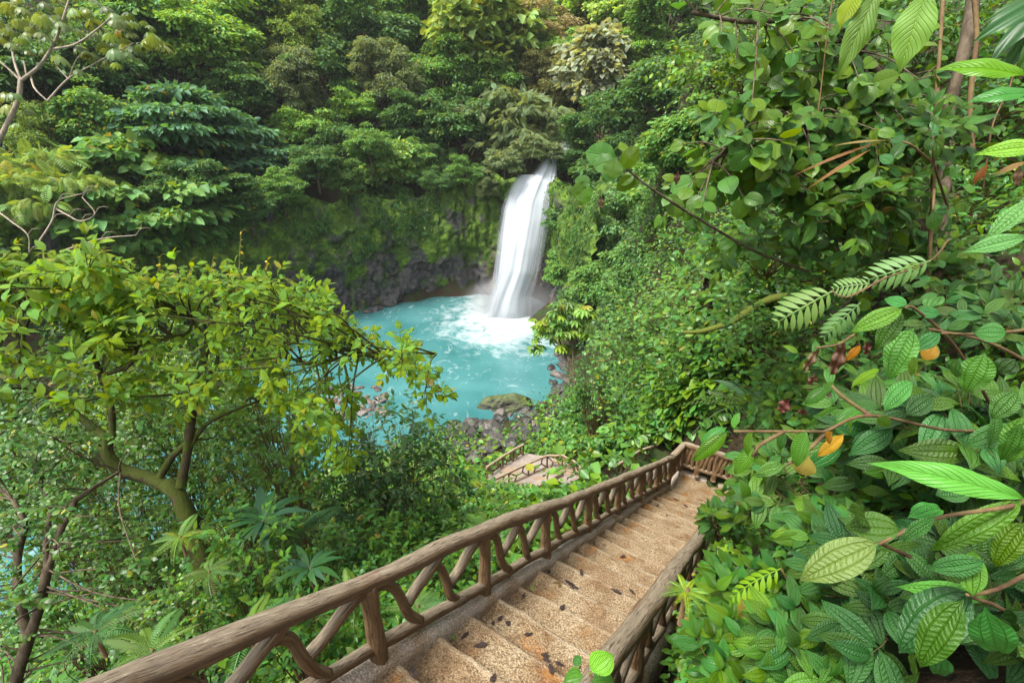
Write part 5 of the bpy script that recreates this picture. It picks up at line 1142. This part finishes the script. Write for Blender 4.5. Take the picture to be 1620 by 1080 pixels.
def C3(x, y): return 1080 + x / 2.7, y / 2.7
def C6(x, y): return 1080 + x / 2.7, 360 + y / 2.7
def C9(x, y): return 1080 + x / 2.7, 680 + y / 2.7
def rows(C, L_): return [(*C(a[0], a[1]), *C(a[2], a[3]), a[4] / 2.7) + tuple(a[5:]) for a in L_]
HB = leaf('toothed', .27, 24, 6, .28, .28, .03, .05); HL = leaf('lance', .26, 26, 6, .35, .30, .03, .05); HM = leaf('toothed', .27, 20, 5, .3, .3, .04, .03)
LOBE = pinnate(8, .3, .40, .3, leaf('lance', .115, 6, 2, .2, .35, 0), 55)
def hero_plant(name, sets, label, t, stems, color, mat, cat='plant', seed=0, stemr=.006):
    g = np.random.default_rng(seed + 300); W0 = at(*stems[0][0]); rt = empty(name, W0); tag(rt, label, cat); tb = Tubes()
    for s_ in stems: tb.add(np.array([at(*p) for p in s_]) - W0, np.linspace(1.2, .7, len(s_)) * stemr, 7, .04, .08, seed)
    tb.build('stem', M['stem'], rt)
    for nm, rws, T, col, mt, lf in sets:
        for rw in rws:
            f = Fol(); heroes(f, [rw], t, T, g, W0, .05, lf); o = f.build('leaf' if nm == 'foliage' else nm, M[mt or mat], rt); o.color = (*(col or color), 1)
    return rt
# big quilted shrub bottom right
hero_plant('quilted_leaf_shrub', [
  ('foliage', rows(C9, [(1450, 300, 1045, 545, 130), (960, 375, 1180, 290, 95), (1085, 375, 885, 478, 72), (1300, 715, 925, 660, 105), (1240, 710, 1225, 475, 120), (1200, 725, 940, 1055, 165), (1290, 755, 1385, 1085, 190), (1470, 390, 1285, 610, 120), (1440, -30, 1375, 185, 100)]), HB, (.055, .185, .022), 'quilt', .7),
  ('foliage', rows(C9, [(1235, 690, 855, 945, 250), (930, 425, 680, 395, 165), (1240, 250, 1060, 262, 130), (1110, 955, 1105, 1120, 95), (700, 340, 880, 390, 120), (1480, 520, 1300, 590, 100), (1000, 960, 940, 1060, 90), (1020, 485, 830, 505, 60), (1290, 560, 1035, 610, 110)]), HB, (.032, .105, .02), 'quilt', .6)],  # leaves lying in shade, the shade put into a darker leaf colour
  'shrub with big shiny quilted leaves filling the bottom right corner', 1.25, [[(1640, 1000, 1.6), (1580, 960, 1.4), (1540, 945, 1.3), (1530, 940, 1.25)], [(1640, 780, 1.5), (1600, 800, 1.3), (1480, 820, 1.3), (1390, 860, 1.3)], [(1640, 900, 1.5), (1580, 930, 1.35), (1535, 942, 1.3)]], (.05, .17, .02), 'quilt', 'shrub', 1)
hero_plant('giant_leaf_plant', [('leaf', rows(C9, [(1475, 300, 838, 95, 150)]), HL, (.085, .27, .02), 'pin', .45)], 'single huge bright green pointed leaf above the quilted shrub', 1.15, [[(1650, 830, 1.3), (1627, 795, 1.17)]], (.1, .3, .02), 'pin', 'plant', 2)
hero_plant('dull_leaf_plant', [('leaf', rows(C9, [(835, 480, 455, 640, 185)]), HB, (.085, .135, .045), 'quilt', .6)], 'large dull olive leaf with insect holes near the lower right', 1.35, [[(1440, 880, 1.5), (1390, 858, 1.36)]], (.08, .13, .04), 'quilt', 'plant', 3)
# mid-right quilted rosette
hero_plant('quilted_leaf_shrub', [
  ('foliage', rows(C6, [(940, 345, 705, 440, 95), (935, 350, 815, 545, 95), (985, 430, 848, 665, 145), (1050, 350, 1102, 245, 85), (960, 330, 850, 292, 60), (1100, 450, 980, 530, 75), (1290, 535, 1205, 735, 145), (1385, 450, 1235, 440, 110), (1470, 800, 1370, 1045, 130), (1100, 370, 975, 350, 60), (1230, 400, 1110, 430, 55)]), HB, (.045, .16, .035), 'quilt', .7),
  ('foliage', rows(C6, [(985, 655, 820, 775, 110), (845, 605, 690, 662, 75), (1005, 555, 940, 640, 70)]), HB, (.10, .27, .03), 'quilt', .55),
  ('foliage', rows(C6, [(1070, 720, 930, 800, 110), (1250, 790, 1110, 860, 100), (1430, 700, 1300, 830, 110), (1420, 560, 1330, 640, 100), (1180, 560, 1130, 650, 90), (1300, 640, 1200, 700, 80)]), HB, (.032, .11, .024), 'quilt', .6)],
  'quilted shrub with a star of long dark leaves in the middle right', 1.7, [[(1600, 700, 2.2), (1520, 560, 1.9), (1450, 490, 1.75), (1432, 487, 1.7)], [(1640, 580, 1.9), (1560, 540, 1.8), (1470, 520, 1.75)], [(1640, 520, 1.9), (1560, 528, 1.8), (1490, 527, 1.75)]], (.045, .16, .035), 'quilt', 'shrub', 4)
# hanging branch towards the landing
hero_plant('hanging_branch', [
  ('foliage', rows(C6, [(770, 770, 628, 845, 75), (625, 680, 495, 765, 65), (190, 852, 48, 932, 65), (192, 868, 18, 1032, 75), (222, 860, 224, 760, 48), (300, 868, 238, 992, 60), (306, 935, 200, 1085, 70), (442, 870, 385, 965, 55), (532, 863, 448, 1055, 88), (470, 850, 455, 800, 40), (360, 860, 350, 800, 35), (650, 660, 560, 720, 50), (700, 830, 760, 880, 60), (880, 800, 830, 870, 60), (130, 880, 60, 960, 45)]), HM, (.055, .185, .035), 'mel', .7),
  ('yellow_leaf', rows(C6, [(540, 975, 478, 1075, 120), (690, 880, 560, 1000, 60), (640, 870, 590, 930, 55)]), HM, (.38, .24, .015), 'dead', .65)],
  'long drooping branch of toothed leaves reaching towards the landing', 1.55, [[(1620, 665, 2.0), (1590, 678, 1.9), (1500, 680, 1.75), (1376, 657, 1.6), (1310, 680, 1.55), (1287, 682, 1.55), (1161, 682, 1.55)], [(1310, 680, 1.55), (1270, 720, 1.55), (1245, 735, 1.56)], [(1240, 682, 1.55), (1200, 705, 1.55), (1190, 722, 1.56)], [(1376, 657, 1.6), (1330, 625, 1.6), (1316, 610, 1.6)]], (.05, .18, .03), 'mel', 'branch', 5)
# top right giants
hero_plant('banana_like_plant', [
  ('leaf', rows(C3, [(840, -60, 668, 325, 120), (1050, -50, 915, 300, 180), (760, -40, 640, 110, 130)]), HL, (.13, .24, .015), 'pin', .6), ('leaf', rows(C3, [(1475, 330, 1120, 215, 120), (1500, 400, 1230, 385, 100)]), HL, (.05, .20, .015), 'pin', .6)],
  'big yellow green banana like leaves hanging in from the top right', 2.2, [[(1560, -90, 2.4), (1470, -40, 2.3), (1400, -20, 2.2)]], (.1, .2, .02), 'pin', 'plant', 6)
hero_plant('fan_palm', [('frond', rows(C3, [(1600, -20, 1255, 130, 110), (1600, 0, 1285, 230, 110), (1600, 20, 1350, 300, 110), (1600, -30, 1300, 40, 90), (1600, 40, 1430, 320, 90)]), leaf('lance', .2, 14, 3, .8, .25, .02), (.018, .065, .015), 'mid', .6)], 'dark fan palm frond in the top right corner', 2.6, [[(1720, 20, 2.8), (1672, 0, 2.6)]], (.02, .06, .015), 'mid', 'palm', 7)
hero_plant('ribbed_leaf_plant', [('leaf', rows(C3, [(1560, 625, 1262, 628, 95)]), HL, (.12, .30, .03), 'quilt', .7), ('leaf', rows(C3, [(1520, 840, 1268, 1010, 95), (1480, 1010, 1200, 1060, 90)]), HL, (.07, .17, .05), 'quilt', .7)], 'pale ribbed leaves poking in from the right edge', 1.7, [[(1680, 240, 2.0), (1655, 232, 1.75)], [(1680, 300, 2.0), (1645, 312, 1.75)]], (.1, .2, .04), 'quilt', 'plant', 8)
hero_plant('veined_leaf_sprig', [('foliage', rows(C3, [(1062, 575, 1112, 488, 60), (1075, 597, 1168, 612, 70), (1072, 592, 1028, 655, 58), (945, 605, 885, 578, 60), (950, 600, 870, 690, 60), (1068, 900, 1092, 1005, 75), (1075, 900, 1190, 895, 50), (960, 600, 1040, 590, 45), (820, 730, 720, 800, 50), (900, 700, 830, 650, 50)]), HM, (.055, .145, .05), 'mel', .75)], 'sprig of pale backed rounded leaves with bold curved veins', 2.4, [[(1500, 330, 3), (1478, 260, 2.5), (1476, 215, 2.4)], [(1478, 260, 2.5), (1440, 228, 2.4), (1428, 224, 2.4)], [(1478, 300, 2.5), (1476, 332, 2.4)]], (.05, .15, .05), 'mel', 'branch', 9)
# pale lobed ferns
hero_plant('lobed_fern', [('frond', rows(C6, [(1060, 140, 800, 210, 170), (800, 240, 640, 245, 120), (640, 270, 400, 400, 200), (760, 320, 590, 470, 110), (1010, 150, 930, 240, 90)]), LOBE, (.14, .25, .06), 'fern', .75)], 'pale green deeply lobed fern fronds in the middle of the right hillside', 2.6, [[(1500, 380, 3.4), (1472, 412, 2.8), (1400, 440, 2.6)], [(1400, 440, 2.7), (1340, 470, 2.6), (1317, 460, 2.6)]], (.2, .33, .1), 'mid', 'fern', 10)
hero_plant('lobed_fern', [('frond', rows(C9, [(420, 590, 170, 690, 130), (380, 700, 240, 830, 110), (600, 640, 480, 740, 130), (520, 800, 370, 900, 120), (480, 800, 420, 970, 90)]), LOBE, (.13, .30, .02), 'fern', .6)], 'bright yellow green lobed fern low beside the bottom of the right railing', 2.1, [[(1300, 990, 2.4), (1270, 960, 2.15), (1236, 899, 2.1)]], (.12, .3, .02), 'mid', 'fern', 11)
frond_plant('fern', 1195, 645, 5.2, .8, 9, 'dull green fern in the shade right of the landing', (.05, .11, .03), seed=70)
frond_plant('fern', 1085, 935, 2.6, .13, 10, 'small yellow green fern tuft beside the right railing', (.20, .32, .02), seed=71)
# dead leaves
hero_plant('dead_leaf_cluster', [('leaf', rows(C6, [(585, 505, 505, 640, 42), (690, 490, 630, 660, 62), (700, 495, 640, 540, 50), (560, 620, 545, 690, 45), (460, 730, 400, 800, 60), (520, 770, 500, 810, 40), (640, 700, 600, 720, 40), (800, 480, 770, 560, 36)]), leaf('lance', .24, 16, 4, 1.3, .3, .03, .5), (.10, .042, .018), 'dead', .6), ('leaf', rows(C6, [(760, 500, 690, 585, 40), (1085, 500, 1010, 570, 80)]), HM, (.33, .21, .02), 'dead', .6)], 'curled rusty brown dead leaves caught in the right hillside shrubs', 2.3, [[(1350, 530, 2.5), (1325, 545, 2.3), (1290, 550, 2.3)]], (.16, .05, .015), 'dead', 'leaves', 12)
hero_plant('orange_strap_plant', [('leaf', rows(C3, [(840, 610, 440, 720, 16), (800, 640, 530, 790, 20), (870, 600, 640, 600, 12), (1300, 700, 1240, 800, 36), (1470, 690, 1330, 740, 30)]), leaf('lance', .06, 14, 2, .3, .25, 0), (.22, .12, .02), 'dead', .6)], 'dying orange strap leaves among the veined shrubs at right', 3.0, [[(1410, 240, 3.3), (1400, 228, 3.0)]], (.4, .16, .02), 'dead', 'plant', 13)
# plant over the foot of the right railing
hero_plant('broad_leaf_seedling', [('foliage', rows(lambda x, y: (540 + x / 2.7, 680 + y / 2.7), [(1060, 1040, 1170, 930, 130), (1030, 1000, 975, 960, 55), (1040, 1050, 920, 1060, 100), (1060, 1075, 1200, 1060, 110), (1020, 1000, 1005, 1060, 40)]), leaf('toothed', .36, 14, 4, .2, .25, .08, .02), (.10, .27, .03), 'mel', .75)], 'bright broad leaved seedling in front of the foot of the right railing', 1.5, [[(960, 1120, 1.6), (940, 1080, 1.52), (932, 1062, 1.5)]], (.12, .3, .03), 'mel', 'plant', 14)


# ------------------------------------------------------------------ humid air of the gorge
import bmesh
bm = bmesh.new(); bmesh.ops.create_cube(bm, size=1); me = bpy.data.meshes.new('haze'); bm.to_mesh(me); bm.free()
hz = link('haze', me); hz.scale = (300, 246, 160); hz.location = (0, 100, 48)
m = bpy.data.materials.new('haze'); m.use_nodes = True; m.node_tree.nodes.clear(); ho = m.node_tree.nodes.new('ShaderNodeOutputMaterial'); hv = m.node_tree.nodes.new('ShaderNodeVolumePrincipled')
hv.inputs['Color'].default_value = (.93, .96, 1, 1); hv.inputs['Density'].default_value = 0.00015; m.node_tree.links.new(hv.outputs[0], ho.inputs['Volume']); me.materials.append(m)
tag(hz, 'thin humid haze filling the gorge', kind='stuff')
